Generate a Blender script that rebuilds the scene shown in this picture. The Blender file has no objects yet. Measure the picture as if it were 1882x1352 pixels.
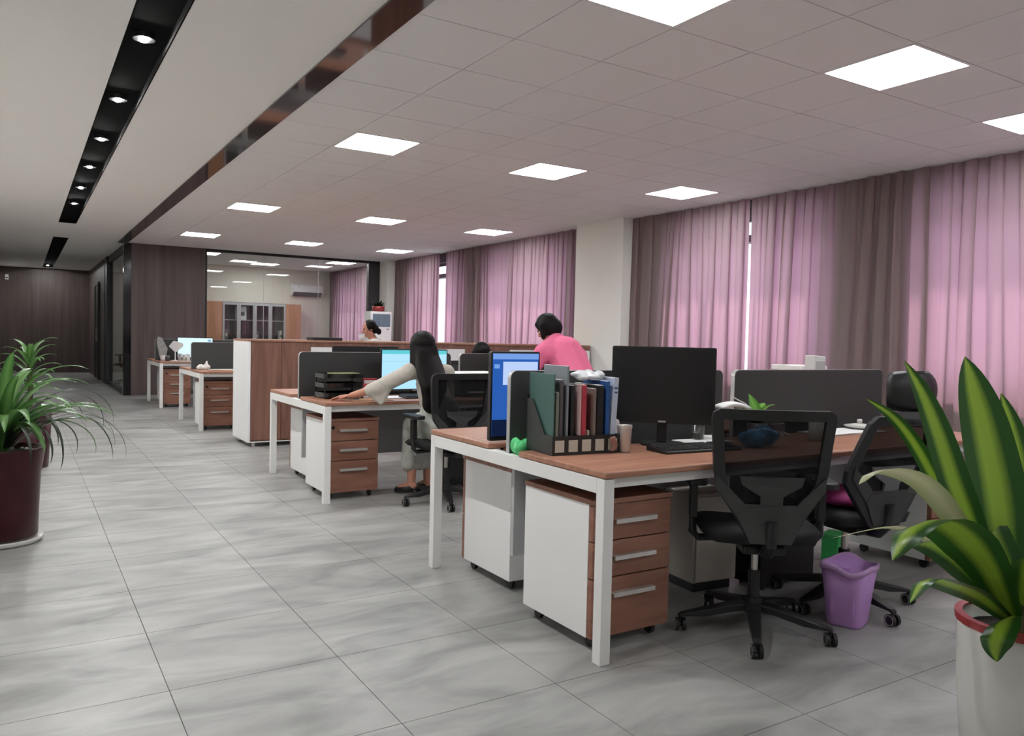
import bpy, bmesh, math, random
from mathutils import Vector, Matrix, Euler
random.seed(7)
S = bpy.context.scene
COL = S.collection
PI = math.pi

# ------------------------------------------------------------------ camera
F_PX, YAW, PITCH, ROLL, CAM_H = 1443.84, 0.5586, -0.0380, 0.0229, 1.265
CEIL = 2.9135
cy, sy, cp, sp = math.cos(YAW), math.sin(YAW), math.cos(PITCH), math.sin(PITCH)
fwd = Vector((sy * cp, cy * cp, sp)); rgt = Vector((cy, -sy, 0)); upv = rgt.cross(fwd)
cr, sr = math.cos(ROLL), math.sin(ROLL)
r2 = cr * rgt + sr * upv; u2 = -sr * rgt + cr * upv
cd = bpy.data.cameras.new('camera'); cam = bpy.data.objects.new('camera', cd); COL.objects.link(cam)
cd.sensor_width = 36; cd.lens = F_PX * 36 / 1882; cd.clip_start = 0.05; cd.clip_end = 200
cam.matrix_world = Matrix(((r2.x, u2.x, -fwd.x, 0), (r2.y, u2.y, -fwd.y, 0), (r2.z, u2.z, -fwd.z, CAM_H), (0, 0, 0, 1)))
S.camera = cam

# ------------------------------------------------------------------ world, sun, exposure
w = bpy.data.worlds.new('world'); S.world = w; w.use_nodes = True
bg = w.node_tree.nodes['Background']; bg.inputs[0].default_value = (0.84, 0.87, 0.97, 1); bg.inputs[1].default_value = 2.35
sd = bpy.data.lights.new('sun', 'SUN'); sd.energy = 3.0; sd.angle = math.radians(4.0); sd.color = (1.0, 0.93, 0.82)
sun = bpy.data.objects.new('sun', sd); COL.objects.link(sun)
sun.rotation_euler = Vector((-0.70, 0.30, -0.72)).to_track_quat('-Z', 'Y').to_euler()
S.view_settings.view_transform = 'Standard'; S.view_settings.look = 'None'
S.view_settings.gamma = 1; S.view_settings.use_curve_mapping = False
S.view_settings.exposure = 0.2
PANEL_E = 20.0          # ceiling panel radiance
SPOT_E = 2000.0

# ------------------------------------------------------------------ materials
def nodes(name):
    m = bpy.data.materials.new(name); m.use_nodes = True
    nt = m.node_tree; b = nt.nodes['Principled BSDF']; return m, nt, b
def srgb(r, g, b):
    f = lambda c: (c / 255) / 12.92 if c / 255 <= 0.04045 else ((c / 255 + 0.055) / 1.055) ** 2.4
    return (f(r), f(g), f(b), 1)
def mat(name, col, rough=0.5, metal=0, spec=0.5, var=0.0, scale=20, bump=0.0, coat=0):
    m, nt, b = nodes(name)
    b.inputs['Base Color'].default_value = col; b.inputs['Roughness'].default_value = rough
    b.inputs['Metallic'].default_value = metal; b.inputs['Specular IOR Level'].default_value = spec
    if coat: b.inputs['Coat Weight'].default_value = coat; b.inputs['Coat Roughness'].default_value = 0.05
    if var or bump:
        tc = nt.nodes.new('ShaderNodeTexCoord'); n = nt.nodes.new('ShaderNodeTexNoise')
        n.inputs['Scale'].default_value = scale; n.inputs['Detail'].default_value = 4
        nt.links.new(tc.outputs['Object'], n.inputs['Vector'])
        if var:
            mx = nt.nodes.new('ShaderNodeMix'); mx.data_type = 'RGBA'
            mx.inputs[6].default_value = tuple(c * (1 - var) for c in col[:3]) + (1,)
            mx.inputs[7].default_value = tuple(min(1, c * (1 + var)) for c in col[:3]) + (1,)
            nt.links.new(n.outputs['Fac'], mx.inputs[0]); nt.links.new(mx.outputs[2], b.inputs['Base Color'])
        if bump:
            bp = nt.nodes.new('ShaderNodeBump'); bp.inputs['Strength'].default_value = bump; bp.inputs['Distance'].default_value = 0.005
            nt.links.new(n.outputs['Fac'], bp.inputs['Height']); nt.links.new(bp.outputs[0], b.inputs['Normal'])
    return m
def wood(name, c1, c2, rough=0.4, stretch=(1, 14, 14), scale=3, coat=0, coord='Object', contrast=(0.3, 0.7)):
    m, nt, b = nodes(name)
    tc = nt.nodes.new('ShaderNodeTexCoord'); mp = nt.nodes.new('ShaderNodeMapping'); mp.inputs['Scale'].default_value = stretch
    n = nt.nodes.new('ShaderNodeTexNoise'); n.inputs['Scale'].default_value = scale; n.inputs['Detail'].default_value = 6; n.inputs['Distortion'].default_value = 0.4
    cr_ = nt.nodes.new('ShaderNodeValToRGB'); cr_.color_ramp.elements[0].position = contrast[0]; cr_.color_ramp.elements[1].position = contrast[1]
    cr_.color_ramp.elements[0].color = c1; cr_.color_ramp.elements[1].color = c2
    nt.links.new(tc.outputs[coord], mp.inputs[0]); nt.links.new(mp.outputs[0], n.inputs['Vector'])
    nt.links.new(n.outputs['Fac'], cr_.inputs[0]); nt.links.new(cr_.outputs[0], b.inputs['Base Color'])
    b.inputs['Roughness'].default_value = rough
    if coat: b.inputs['Coat Weight'].default_value = coat; b.inputs['Coat Roughness'].default_value = 0.1
    return m
def emit(name, col, strength):
    m = bpy.data.materials.new(name); m.use_nodes = True; nt = m.node_tree
    nt.nodes.clear(); e = nt.nodes.new('ShaderNodeEmission'); o = nt.nodes.new('ShaderNodeOutputMaterial')
    e.inputs[0].default_value = col; e.inputs[1].default_value = strength; nt.links.new(e.outputs[0], o.inputs[0]); return m
def glass(name, tint=(0.95, 0.97, 0.96, 1), ior=1.45, rough=0.0, base=0.0):
    m = bpy.data.materials.new(name); m.use_nodes = True; nt = m.node_tree; nt.nodes.clear()
    o = nt.nodes.new('ShaderNodeOutputMaterial'); t = nt.nodes.new('ShaderNodeBsdfTransparent'); g = nt.nodes.new('ShaderNodeBsdfGlossy')
    f = nt.nodes.new('ShaderNodeFresnel'); mx = nt.nodes.new('ShaderNodeMixShader'); f.inputs[0].default_value = ior
    t.inputs[0].default_value = tint; g.inputs['Roughness'].default_value = rough
    ge = nt.nodes.new('ShaderNodeNewGeometry'); mi = nt.nodes.new('ShaderNodeMix'); mi.data_type = 'FLOAT'   # same reflectance on both faces of a thin sheet
    mi.inputs[2].default_value = ior; mi.inputs[3].default_value = 1 / ior; nt.links.new(ge.outputs['Backfacing'], mi.inputs[0]); nt.links.new(mi.outputs[0], f.inputs[0])
    nt.links.new(f.outputs[0], mx.inputs[0]); nt.links.new(t.outputs[0], mx.inputs[1]); nt.links.new(g.outputs[0], mx.inputs[2])
    nt.links.new(mx.outputs[0], o.inputs[0]); return m
def mesh_fabric(name, col, alpha):
    m = bpy.data.materials.new(name); m.use_nodes = True; nt = m.node_tree; nt.nodes.clear()
    o = nt.nodes.new('ShaderNodeOutputMaterial'); t = nt.nodes.new('ShaderNodeBsdfTransparent'); d = nt.nodes.new('ShaderNodeBsdfDiffuse')
    d.inputs[0].default_value = col; mx = nt.nodes.new('ShaderNodeMixShader'); mx.inputs[0].default_value = alpha
    nt.links.new(t.outputs[0], mx.inputs[1]); nt.links.new(d.outputs[0], mx.inputs[2]); nt.links.new(mx.outputs[0], o.inputs[0]); return m
def curtain_mat(name, dif, tra, mix):
    m = bpy.data.materials.new(name); m.use_nodes = True; nt = m.node_tree; nt.nodes.clear()
    o = nt.nodes.new('ShaderNodeOutputMaterial'); d = nt.nodes.new('ShaderNodeBsdfDiffuse'); t = nt.nodes.new('ShaderNodeBsdfTranslucent')
    tc = nt.nodes.new('ShaderNodeTexCoord'); mp = nt.nodes.new('ShaderNodeMapping'); mp.inputs['Scale'].default_value = (6, 6, 0.5)
    n = nt.nodes.new('ShaderNodeTexNoise'); n.inputs['Scale'].default_value = 2.0
    mc = nt.nodes.new('ShaderNodeMix'); mc.data_type = 'RGBA'; mc.inputs[6].default_value = tuple(c * 0.85 for c in tra[:3]) + (1,); mc.inputs[7].default_value = tra
    nt.links.new(tc.outputs['Object'], mp.inputs[0]); nt.links.new(mp.outputs[0], n.inputs['Vector']); nt.links.new(n.outputs['Fac'], mc.inputs[0])
    nt.links.new(mc.outputs[2], t.inputs[0]); d.inputs[0].default_value = dif
    mx = nt.nodes.new('ShaderNodeMixShader'); mx.inputs[0].default_value = mix
    nt.links.new(d.outputs[0], mx.inputs[1]); nt.links.new(t.outputs[0], mx.inputs[2]); nt.links.new(mx.outputs[0], o.inputs[0]); return m
def floor_mat():
    m, nt, b = nodes('floor_stone')
    tc = nt.nodes.new('ShaderNodeTexCoord'); geo = nt.nodes.new('ShaderNodeNewGeometry')
    oi = nt.nodes.new('ShaderNodeObjectInfo')
    mp = nt.nodes.new('ShaderNodeMapping'); mp.inputs['Scale'].default_value = (1.0, 2.7, 1); mp.inputs['Rotation'].default_value = (0, 0, 0.16)
    nt.links.new(geo.outputs['Position'], mp.inputs[0])
    n = nt.nodes.new('ShaderNodeTexNoise'); n.inputs['Scale'].default_value = 1.6; n.inputs['Detail'].default_value = 7; n.inputs['Roughness'].default_value = 0.55; n.inputs['Distortion'].default_value = 0.9
    nt.links.new(mp.outputs[0], n.inputs['Vector'])
    r = nt.nodes.new('ShaderNodeValToRGB'); r.color_ramp.elements[0].position = 0.32; r.color_ramp.elements[1].position = 0.68
    r.color_ramp.elements[0].color = (0.222, 0.223, 0.217, 1); r.color_ramp.elements[1].color = (0.42, 0.42, 0.408, 1)
    nt.links.new(n.outputs['Fac'], r.inputs[0])
    hs = nt.nodes.new('ShaderNodeHueSaturation'); ma = nt.nodes.new('ShaderNodeMath'); ma.operation = 'MULTIPLY_ADD'; ma.inputs[1].default_value = 0.10; ma.inputs[2].default_value = 0.95
    nt.links.new(oi.outputs['Random'], ma.inputs[0]); nt.links.new(ma.outputs[0], hs.inputs['Value']); nt.links.new(r.outputs[0], hs.inputs['Color'])
    nt.links.new(hs.outputs[0], b.inputs['Base Color'])
    b.inputs['Roughness'].default_value = 0.42; b.inputs['Specular IOR Level'].default_value = 0.45
    return m
def leaf_mat(name, edge, mid, stripe=(0.25, 0.5), rough=0.35):
    m, nt, b = nodes(name)
    uv = nt.nodes.new('ShaderNodeUVMap'); uv.uv_map = 'UVMap'; sx = nt.nodes.new('ShaderNodeSeparateXYZ'); nt.links.new(uv.outputs[0], sx.inputs[0])
    a = nt.nodes.new('ShaderNodeMath'); a.operation = 'SUBTRACT'; a.inputs[1].default_value = 0.5; nt.links.new(sx.outputs[0], a.inputs[0])
    ab = nt.nodes.new('ShaderNodeMath'); ab.operation = 'ABSOLUTE'; nt.links.new(a.outputs[0], ab.inputs[0])
    r = nt.nodes.new('ShaderNodeValToRGB'); r.color_ramp.elements[0].position = stripe[0]; r.color_ramp.elements[1].position = stripe[1]
    r.color_ramp.elements[0].color = mid; r.color_ramp.elements[1].color = edge
    nt.links.new(ab.outputs[0], r.inputs[0]); nt.links.new(r.outputs[0], b.inputs['Base Color'])
    tl = nt.nodes.new('ShaderNodeBsdfTranslucent'); ms = nt.nodes.new('ShaderNodeMixShader'); ms.inputs[0].default_value = 0.3
    nt.links.new(r.outputs[0], tl.inputs[0]); nt.links.new(b.outputs[0], ms.inputs[1]); nt.links.new(tl.outputs[0], ms.inputs[2]); nt.links.new(ms.outputs[0], nt.nodes['Material Output'].inputs[0])
    b.inputs['Roughness'].default_value = rough; b.inputs['Specular IOR Level'].default_value = 0.5
    return m

M = {}
M['white'] = mat('white_metal', (0.84, 0.84, 0.83, 1), 0.45)
M['white_panel'] = mat('white_laminate', (0.85, 0.85, 0.855, 1), 0.5)
M['desk'] = wood('desk_wood', srgb(150, 102, 82), srgb(182, 134, 110), 0.38, (1.2, 12, 12), 2.5)
M['ped'] = wood('pedestal_wood', srgb(124, 83, 67), srgb(158, 112, 93), 0.42, (1.0, 10, 9), 2.2)
M['cabw'] = wood('cabinet_wood', srgb(110, 75, 63), srgb(140, 100, 86), 0.45, (9, 9, 0.8), 2.0)
M['wallwood'] = wood('dark_wall_wood', (0.062, 0.043, 0.041, 1), (0.125, 0.09, 0.085, 1), 0.5, (7, 7, 0.35), 1.5, contrast=(0.25, 0.75))
M['tan'] = wood('tan_wood', srgb(176, 122, 92), srgb(192, 138, 106), 0.5, (5, 5, 0.6), 2)
M['brownstrip'] = mat('brown_gloss', (0.035, 0.018, 0.018, 1), 0.06, coat=0.6)
M['black'] = mat('black_plastic', (0.012, 0.012, 0.013, 1), 0.45)
M['blackgloss'] = mat('black_gloss', (0.008, 0.008, 0.009, 1), 0.1)
M['screen_off'] = mat('screen_off', (0.007, 0.007, 0.008, 1), 0.32)
M['slot'] = mat('slot_black', (0.006, 0.006, 0.006, 1), 0.9, spec=0.05)
M['divider'] = mat('divider_fabric', (0.042, 0.044, 0.045, 1), 0.6, var=0.1, scale=200)
M['dgrey'] = mat('dark_grey_plastic', (0.035, 0.035, 0.036, 1), 0.5)
M['mgrey'] = mat('mid_grey', (0.12, 0.12, 0.125, 1), 0.6)
M['modesty'] = mat('modesty_grey', (0.46, 0.465, 0.48, 1), 0.6)
M['seat'] = mat('seat_fabric', (0.012, 0.012, 0.013, 1), 0.9, var=0.3, scale=150, bump=0.2)
M['chrome'] = mat('brushed_metal', (0.62, 0.60, 0.57, 1), 0.38, 0.8)
M['handle'] = mat('handle_metal', (0.75, 0.73, 0.70, 1), 0.35, 0.8)
M['ceil'] = mat('ceiling_tile', (0.84, 0.835, 0.825, 1), 0.9, var=0.03, scale=60)
M['ceil2'] = mat('ceiling_plaster', (0.88, 0.86, 0.83, 1), 0.9)
M['joint'] = mat('ceiling_joint', (0.035, 0.032, 0.032, 1), 0.9)
M['grout'] = mat('floor_grout', (0.17, 0.17, 0.17, 1), 0.9)
M['floor'] = floor_mat()
M['wall'] = mat('wall_paint', (0.82, 0.80, 0.755, 1), 0.85)
M['wallg'] = mat('wall_grey', (0.40, 0.385, 0.37, 1), 0.85)
M['cream'] = mat('wall_cream', (0.80, 0.75, 0.66, 1), 0.85)
M['panel'] = emit('light_panel', (0.965, 0.985, 1.0, 1), PANEL_E)
M['spot'] = emit('spot_lamp', (0.98, 0.985, 0.97, 1), SPOT_E)
M['glass'] = glass('clear_glass')
M['cglass'] = glass('corridor_glass', (0.9, 0.93, 0.92, 1), 1.12)
M['pglass'] = glass('partition_glass', (0.93, 0.95, 0.94, 1), 1.6)
M['meshback'] = mesh_fabric('chair_mesh', (0.014, 0.014, 0.015, 1), 0.93)
M['curtain'] = curtain_mat('mauve_curtain', (0.36, 0.305, 0.28, 1), (0.62, 0.315, 0.455, 1), 0.5)
M['alu'] = mat('aluminium', (0.55, 0.55, 0.56, 1), 0.35, 0.6)
M['skin'] = mat('skin', srgb(196, 140, 118), 0.5, var=0.06, scale=30)
M['hair'] = mat('black_hair', (0.006, 0.005, 0.005, 1), 0.55, spec=0.2, var=0.3, scale=80)
M['lilac'] = mat('lilac_plastic', srgb(188, 142, 206), 0.4)
M['soil'] = mat('soil', (0.02, 0.014, 0.01, 1), 0.95, var=0.4, scale=60, bump=0.5)
M['paper'] = mat('paper', (0.72, 0.71, 0.70, 1), 0.8)
M['green'] = mat('green_plastic', (0.06, 0.50, 0.14, 1), 0.5)
M['ceramic'] = mat('white_ceramic', (0.60, 0.59, 0.57, 1), 0.25)
M['redc'] = mat('red_ceramic', srgb(150, 50, 50), 0.3)

# ------------------------------------------------------------------ mesh builder
class MB:
    def __init__(s): s.v = []; s.f = []; s.uv = None
    def add(s, vs, fs):
        o = len(s.v); s.v += [tuple(p) for p in vs]; s.f += [tuple(o + i for i in f) for f in fs]; return s
    def box(s, x0, x1, y0, y1, z0, z1):
        return s.add([(x0, y0, z0), (x1, y0, z0), (x1, y1, z0), (x0, y1, z0), (x0, y0, z1), (x1, y0, z1), (x1, y1, z1), (x0, y1, z1)],
                     [(0, 3, 2, 1), (4, 5, 6, 7), (0, 1, 5, 4), (1, 2, 6, 5), (2, 3, 7, 6), (3, 0, 4, 7)])
    def cyl(s, p0, p1, r0, r1=None, n=16):
        r1 = r0 if r1 is None else r1; p0 = Vector(p0); p1 = Vector(p1); d = (p1 - p0).normalized()
        a = d.orthogonal().normalized(); b = d.cross(a); vs = []
        for p, r in ((p0, r0), (p1, r1)):
            for i in range(n):
                t = 2 * PI * i / n; vs.append(p + a * (r * math.cos(t)) + b * (r * math.sin(t)))
        fs = [(i, (i + 1) % n, n + (i + 1) % n, n + i) for i in range(n)] + [tuple(range(n - 1, -1, -1)), tuple(range(n, 2 * n))]
        return s.add(vs, fs)
    def tube(s, pts, r, n=8):
        pts = [Vector(p) for p in pts]; rs = r if isinstance(r, (list, tuple)) else [r] * len(pts); vs = []
        for i, p in enumerate(pts):
            d = (pts[min(i + 1, len(pts) - 1)] - pts[max(i - 1, 0)]).normalized()
            a = d.cross(Vector((0, 0, 1))); a = a.normalized() if a.length > 1e-3 else Vector((1, 0, 0)); b = d.cross(a)
            for k in range(n):
                t = 2 * PI * k / n; vs.append(p + a * (rs[i] * math.cos(t)) + b * (rs[i] * math.sin(t)))
        fs = []
        for i in range(len(pts) - 1):
            fs += [(i * n + k, i * n + (k + 1) % n, (i + 1) * n + (k + 1) % n, (i + 1) * n + k) for k in range(n)]
        m = (len(pts) - 1) * n
        fs += [tuple(range(n - 1, -1, -1)), tuple(range(m, m + n))]
        return s.add(vs, fs)
    def lathe(s, prof, n=24, c=(0, 0, 0), sq=None, ring=False):
        vs = []; fs = []
        for r, z in prof:
            for i in range(n):
                t = 2 * PI * i / n; x, y = math.cos(t), math.sin(t)
                if sq: k = 1 / ((abs(x) ** sq + abs(y) ** sq) ** (1 / sq)); x, y = x * k, y * k
                vs.append((c[0] + r * x, c[1] + r * y, c[2] + z))
        for j in range(len(prof) - 1):
            fs += [(j * n + i, j * n + (i + 1) % n, (j + 1) * n + (i + 1) % n, (j + 1) * n + i) for i in range(n)]
        m = (len(prof) - 1) * n
        if ring: fs += [(m + i, m + (i + 1) % n, (i + 1) % n, i) for i in range(n)]      # hollow ring
        else: fs += [tuple(range(n - 1, -1, -1)), tuple(range(m, m + n))]
        return s.add(vs, fs)
    def prism(s, poly, axis, d0, d1):
        def P(a, b, d): return {'x': (d, a, b), 'y': (a, d, b), 'z': (a, b, d)}[axis]
        n = len(poly); vs = [P(a, b, d0) for a, b in poly] + [P(a, b, d1) for a, b in poly]
        return s.add(vs, [tuple(range(n)), tuple(range(2 * n - 1, n - 1, -1))] + [(i, n + i, n + (i + 1) % n, (i + 1) % n) for i in range(n)])
    def ring(s, outer, inner, axis, d0, d1):
        def P(a, b, d): return {'x': (d, a, b), 'y': (a, d, b), 'z': (a, b, d)}[axis]
        n = len(outer); vs = [P(a, b, d0) for a, b in outer] + [P(a, b, d0) for a, b in inner] + [P(a, b, d1) for a, b in outer] + [P(a, b, d1) for a, b in inner]
        fs = []
        for i in range(n):
            j = (i + 1) % n
            fs += [(i, j, n + j, n + i), (2 * n + j, 2 * n + i, 3 * n + i, 3 * n + j), (j, i, 2 * n + i, 2 * n + j), (n + i, n + j, 3 * n + j, 3 * n + i)]
        return s.add(vs, fs)
    def ell(s, c, rx, ry, rz, n=16, m=10):
        vs = [(c[0], c[1], c[2] - rz)]
        for j in range(1, m):
            t = PI * j / m - PI / 2
            for i in range(n):
                a = 2 * PI * i / n; vs.append((c[0] + rx * math.cos(t) * math.cos(a), c[1] + ry * math.cos(t) * math.sin(a), c[2] + rz * math.sin(t)))
        vs.append((c[0], c[1], c[2] + rz)); L = len(vs) - 1; fs = [(0, 1 + (i + 1) % n, 1 + i) for i in range(n)]
        for j in range(m - 2):
            fs += [(1 + j * n + i, 1 + j * n + (i + 1) % n, 1 + (j + 1) * n + (i + 1) % n, 1 + (j + 1) * n + i) for i in range(n)]
        fs += [(L, 1 + (m - 2) * n + i, 1 + (m - 2) * n + (i + 1) % n) for i in range(n)]
        return s.add(vs, fs)
    def cap(s, p0, p1, r0, r1, n=12):      # tapered capsule
        s.cyl(p0, p1, r0, r1, n); s.ell(p0, r0, r0, r0, n, 8); s.ell(p1, r1, r1, r1, n, 8); return s
    def grid(s, fn, nu, nv):
        vs = [fn(i / nu, j / nv) for j in range(nv + 1) for i in range(nu + 1)]
        return s.add(vs, [(j * (nu + 1) + i, j * (nu + 1) + i + 1, (j + 1) * (nu + 1) + i + 1, (j + 1) * (nu + 1) + i) for j in range(nv) for i in range(nu)])
    def map(s, fn): s.v = [tuple(fn(*p)) for p in s.v]; return s
    def xf(s, loc=(0, 0, 0), rz=0, rx=0, ry=0):
        mt = Matrix.Translation(loc) @ Euler((rx, ry, rz)).to_matrix().to_4x4(); s.v = [tuple(mt @ Vector(p)) for p in s.v]; return s
    def build(s, name, m, parent=None, bevel=0, smooth=False, seg=2, solid=0, sub=0):
        me = bpy.data.meshes.new(name); me.from_pydata(s.v, [], s.f); me.validate(); me.update()
        bm = bmesh.new(); bm.from_mesh(me); bmesh.ops.recalc_face_normals(bm, faces=bm.faces); bm.to_mesh(me); bm.free()
        if s.uv:
            l = me.uv_layers.new(name='UVMap')
            for lp in me.loops: l.data[lp.index].uv = s.uv[lp.vertex_index]
        me.materials.append(M[m] if isinstance(m, str) else m)
        if smooth: me.polygons.foreach_set('use_smooth', [True] * len(me.polygons))
        o = bpy.data.objects.new(name, me); COL.objects.link(o)
        if parent is not None: o.parent = parent
        if solid: q = o.modifiers.new('solid', 'SOLIDIFY'); q.thickness = solid; q.offset = 0
        if bevel: q = o.modifiers.new('bevel', 'BEVEL'); q.width = bevel; q.segments = seg; q.limit_method = 'ANGLE'; q.angle_limit = 0.6
        if sub: q = o.modifiers.new('sub', 'SUBSURF'); q.levels = sub; q.render_levels = sub
        return o
def box(*a): return MB().box(*a)
def tag(o, label=None, cat=None, group=None, kind=None):
    for k, v in (('label', label), ('category', cat), ('group', group), ('kind', kind)):
        if v: o[k] = v
    return o
def thing(name, label, cat, loc=(0, 0, 0), rz=0, group=None):
    o = bpy.data.objects.new(name, None); COL.objects.link(o); o.empty_display_size = 0.1
    o.location = loc; o.rotation_euler = (0, 0, rz); return tag(o, label, cat, group)
def copy_tree(o, label=None, loc=None, rz=None, parent=None):
    c = o.copy(); COL.objects.link(c)
    if parent is not None: c.parent = parent
    if label: c['label'] = label
    if loc is not None: c.location = loc
    if rz is not None: c.rotation_euler = (0, 0, rz)
    for ch in list(o.children): copy_tree(ch, parent=c)
    return c
def blob(mb, voxel, iters, name, m, parent=None):
    """one continuous surface grown from overlapping volumes"""
    me = bpy.data.meshes.new('t'); me.from_pydata(mb.v, [], mb.f); o = bpy.data.objects.new('t', me); COL.objects.link(o)
    q = o.modifiers.new('r', 'REMESH'); q.mode = 'VOXEL'; q.voxel_size = voxel
    if iters: q = o.modifiers.new('s', 'SMOOTH'); q.factor = 0.5; q.iterations = iters
    dg = bpy.context.evaluated_depsgraph_get(); dg.update()
    nm = bpy.data.meshes.new_from_object(o.evaluated_get(dg)); bpy.data.objects.remove(o)
    nm.name = name; nm.materials.clear(); nm.materials.append(M[m] if isinstance(m, str) else m)
    nm.polygons.foreach_set('use_smooth', [True] * len(nm.polygons))
    n = bpy.data.objects.new(name, nm); COL.objects.link(n)
    if parent is not None: n.parent = parent
    return n
def rrect(x0, x1, z0, z1, r, n=4, corners=(1, 1, 1, 1)):   # bl br tr tl
    pts = []
    for k, (cx, cz, a0) in enumerate(((x0 + r, z0 + r, PI), (x1 - r, z0 + r, 1.5 * PI), (x1 - r, z1 - r, 0), (x0 + r, z1 - r, 0.5 * PI))):
        if corners[k]:
            pts += [(cx + r * math.cos(a0 + t * PI / 2 / n), cz + r * math.sin(a0 + t * PI / 2 / n)) for t in range(n + 1)]
        else: pts.append(((x0, z0), (x1, z0), (x1, z1), (x0, z1))[k])
    return pts
# ================================================================== the room
def struct(o, label=None): o['kind'] = 'structure'; return o
# floor: grout bed plus single tiles
fl = struct(box(-2.7, 7.5, -3.2, 25.8, -0.10, -0.004).build('floor', 'grout'))
T = 0.613; GX, GY = 0.44, 1.70
tiles = []
for i in range(-6, 12):
    for j in range(-8, 40):
        x0, y0 = GX + i * T, GY + j * T
        x1, y1 = min(x0 + T, 7.4), min(y0 + T, 25.7); x0 = max(x0, -2.65); y0 = max(y0, -3.15)
        if x1 - x0 < 0.02 or y1 - y0 < 0.02: continue
        tiles.append((x0, x1, y0, y1))
def in_view(t):
    cx, cy_ = (t[0] + t[1]) / 2, (t[2] + t[3]) / 2
    d = cx * sy + cy_ * cy; l = cx * cy - cy_ * sy
    return d > 1.6 and abs(l) < d * 0.68 + 0.4 and cx < 5.6
vis = sorted([t for t in tiles if in_view(t)], key=lambda t: (t[0] ** 2 + t[2] ** 2))[:300]
vs_ = set(vis); rest = MB(); me_full = None; g = 0.0016
for t in vis:
    if me_full is None or abs(t[1] - t[0] - T) > 1e-6 or abs(t[3] - t[2] - T) > 1e-6:
        o = box(g, t[1] - t[0] - g, g, t[3] - t[2] - g, -0.004, 0).build('tile', 'floor', fl)
        if me_full is None: me_full = o.data
    else:
        o = bpy.data.objects.new('tile', me_full); COL.objects.link(o); o.parent = fl
    o.location = (t[0], t[2], 0)
for t in tiles:
    if t not in vs_: rest.box(t[0] + g, t[1] - g, t[2] + g, t[3] - g, -0.004, 0)
rest.build('far_tiles', 'floor', fl)['kind'] = 'stuff'

# office ceiling: dark grid with square tiles hung below it
CX0, CP, CY0, CPY = 1.7126, 0.6, 6.48 - 0.304, 0.608
LIGHT_COLS = (2.6126, 4.4126, 6.2126); LIGHT_ROWS = (6.48 - 6 * CPY, 6.48, 6.48 + 7 * CPY, 6.48 + 13 * CPY)
ce = struct(box(1.70, 7.5, -3.2, 16.7, CEIL + 0.012, CEIL + 0.12).build('ceiling', 'joint'))
me_t = None
crest = MB()
for i in range(9):
    for j in range(-16, 18):
        x0, y0 = CX0 + i * CP, CY0 + j * CPY; x1 = min(x0 + CP, 7.12); y1 = min(y0 + CPY, 16.66)
        if y1 - y0 < 0.03: continue
        cx, cyy = x0 + CP / 2, y0 + CPY / 2
        if any(abs(cx - lx) < 0.1 for lx in LIGHT_COLS) and any(abs(cyy - ly) < 0.1 for ly in LIGHT_ROWS + (6.48 - 12 * CPY,)): continue
        full = abs(x1 - x0 - CP) < 1e-6 and abs(y1 - y0 - CPY) < 1e-6; gg = 0.0034
        if j < -9: crest.box(x0 + gg, x1 - gg, max(y0, -3.15) + gg, y1 - gg, CEIL, CEIL + 0.012); continue
        if full and me_t is not None:
            o = bpy.data.objects.new('ceiling_tile', me_t); COL.objects.link(o); o.parent = ce
        else:
            o = box(gg, x1 - x0 - gg, gg, y1 - y0 - gg, 0, 0.012).build('ceiling_tile', 'ceil', ce)
            if full: me_t = o.data
        o.location = (x0, y0, CEIL)
crest.build('far_tiles', 'ceil', ce)['kind'] = 'stuff'
# corridor ceiling with two dark recessed slots
SX0, SX1 = 0.49, 0.735
cc = MB()
cc.box(-2.7, SX0, -3.2, 25.8, CEIL, CEIL + 0.2).box(SX1, 1.535, -3.2, 25.8, CEIL, CEIL + 0.2)
cc.box(SX0, SX1, 14.25, 16.6, CEIL, CEIL + 0.2).box(SX0, SX1, 25.0, 25.8, CEIL, CEIL + 0.2).box(SX0, SX1, -3.2, -0.6, CEIL, CEIL + 0.2)
cc.box(1.535, 1.80, 16.7, 25.8, CEIL, CEIL + 0.2)
struct(cc.build('ceiling_corridor', 'ceil2'))
sl = MB()
for a, b in ((-0.6, 14.25), (16.6, 25.0)):
    e = 0.006
    sl.box(SX0, SX1, a, b, CEIL + 0.05, CEIL + 0.07)
    sl.box(SX0 - e + 0.006, SX0 + 0.008, a, b, CEIL - 0.002, CEIL + 0.05).box(SX1 - 0.008, SX1, a, b, CEIL - 0.002, CEIL + 0.05)
    sl.box(SX0 + 0.008, SX1 - 0.008, a, a + 0.008, CEIL - 0.002, CEIL + 0.05).box(SX0 + 0.008, SX1 - 0.008, b - 0.008, b, CEIL - 0.002, CEIL + 0.05)
struct(sl.build('trim_1', 'slot'))
struct(box(1.535, 1.7115, -3.2, 16.7, CEIL - 0.012, CEIL + 0.1).build('trim_2', 'brownstrip'))
# walls
struct(box(-0.62, -0.50, 4.9, 25.8, 0, CEIL).box(-1.2, -0.62, 4.9, 5.0, 0, CEIL).box(-1.3, -1.2, -3.2, 5.0, 0, CEIL).build('wall_left', 'wall'))
struct(box(-2.8, 7.5, -3.3, -3.2, 0, CEIL + 0.1).build('wall_back', 'wall'))
struct(box(-0.62, 1.75, 25.6, 25.75, 0, CEIL).build('wall_corridor_end', 'wallwood'))
# small fitting high on the corridor end wall
sw = thing('wall_sensor', 'small white sensor high on the dark corridor end wall', 'sensor', (-0.34, 25.6, 2.62))
box(-0.04, 0.04, -0.03, 0, -0.07, 0.07).build('housing', 'white', sw, 0.01); MB().cyl((0, -0.035, -0.02), (0, -0.03, -0.02), 0.022, n=12).build('lens', 'blackgloss', sw)
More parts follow.
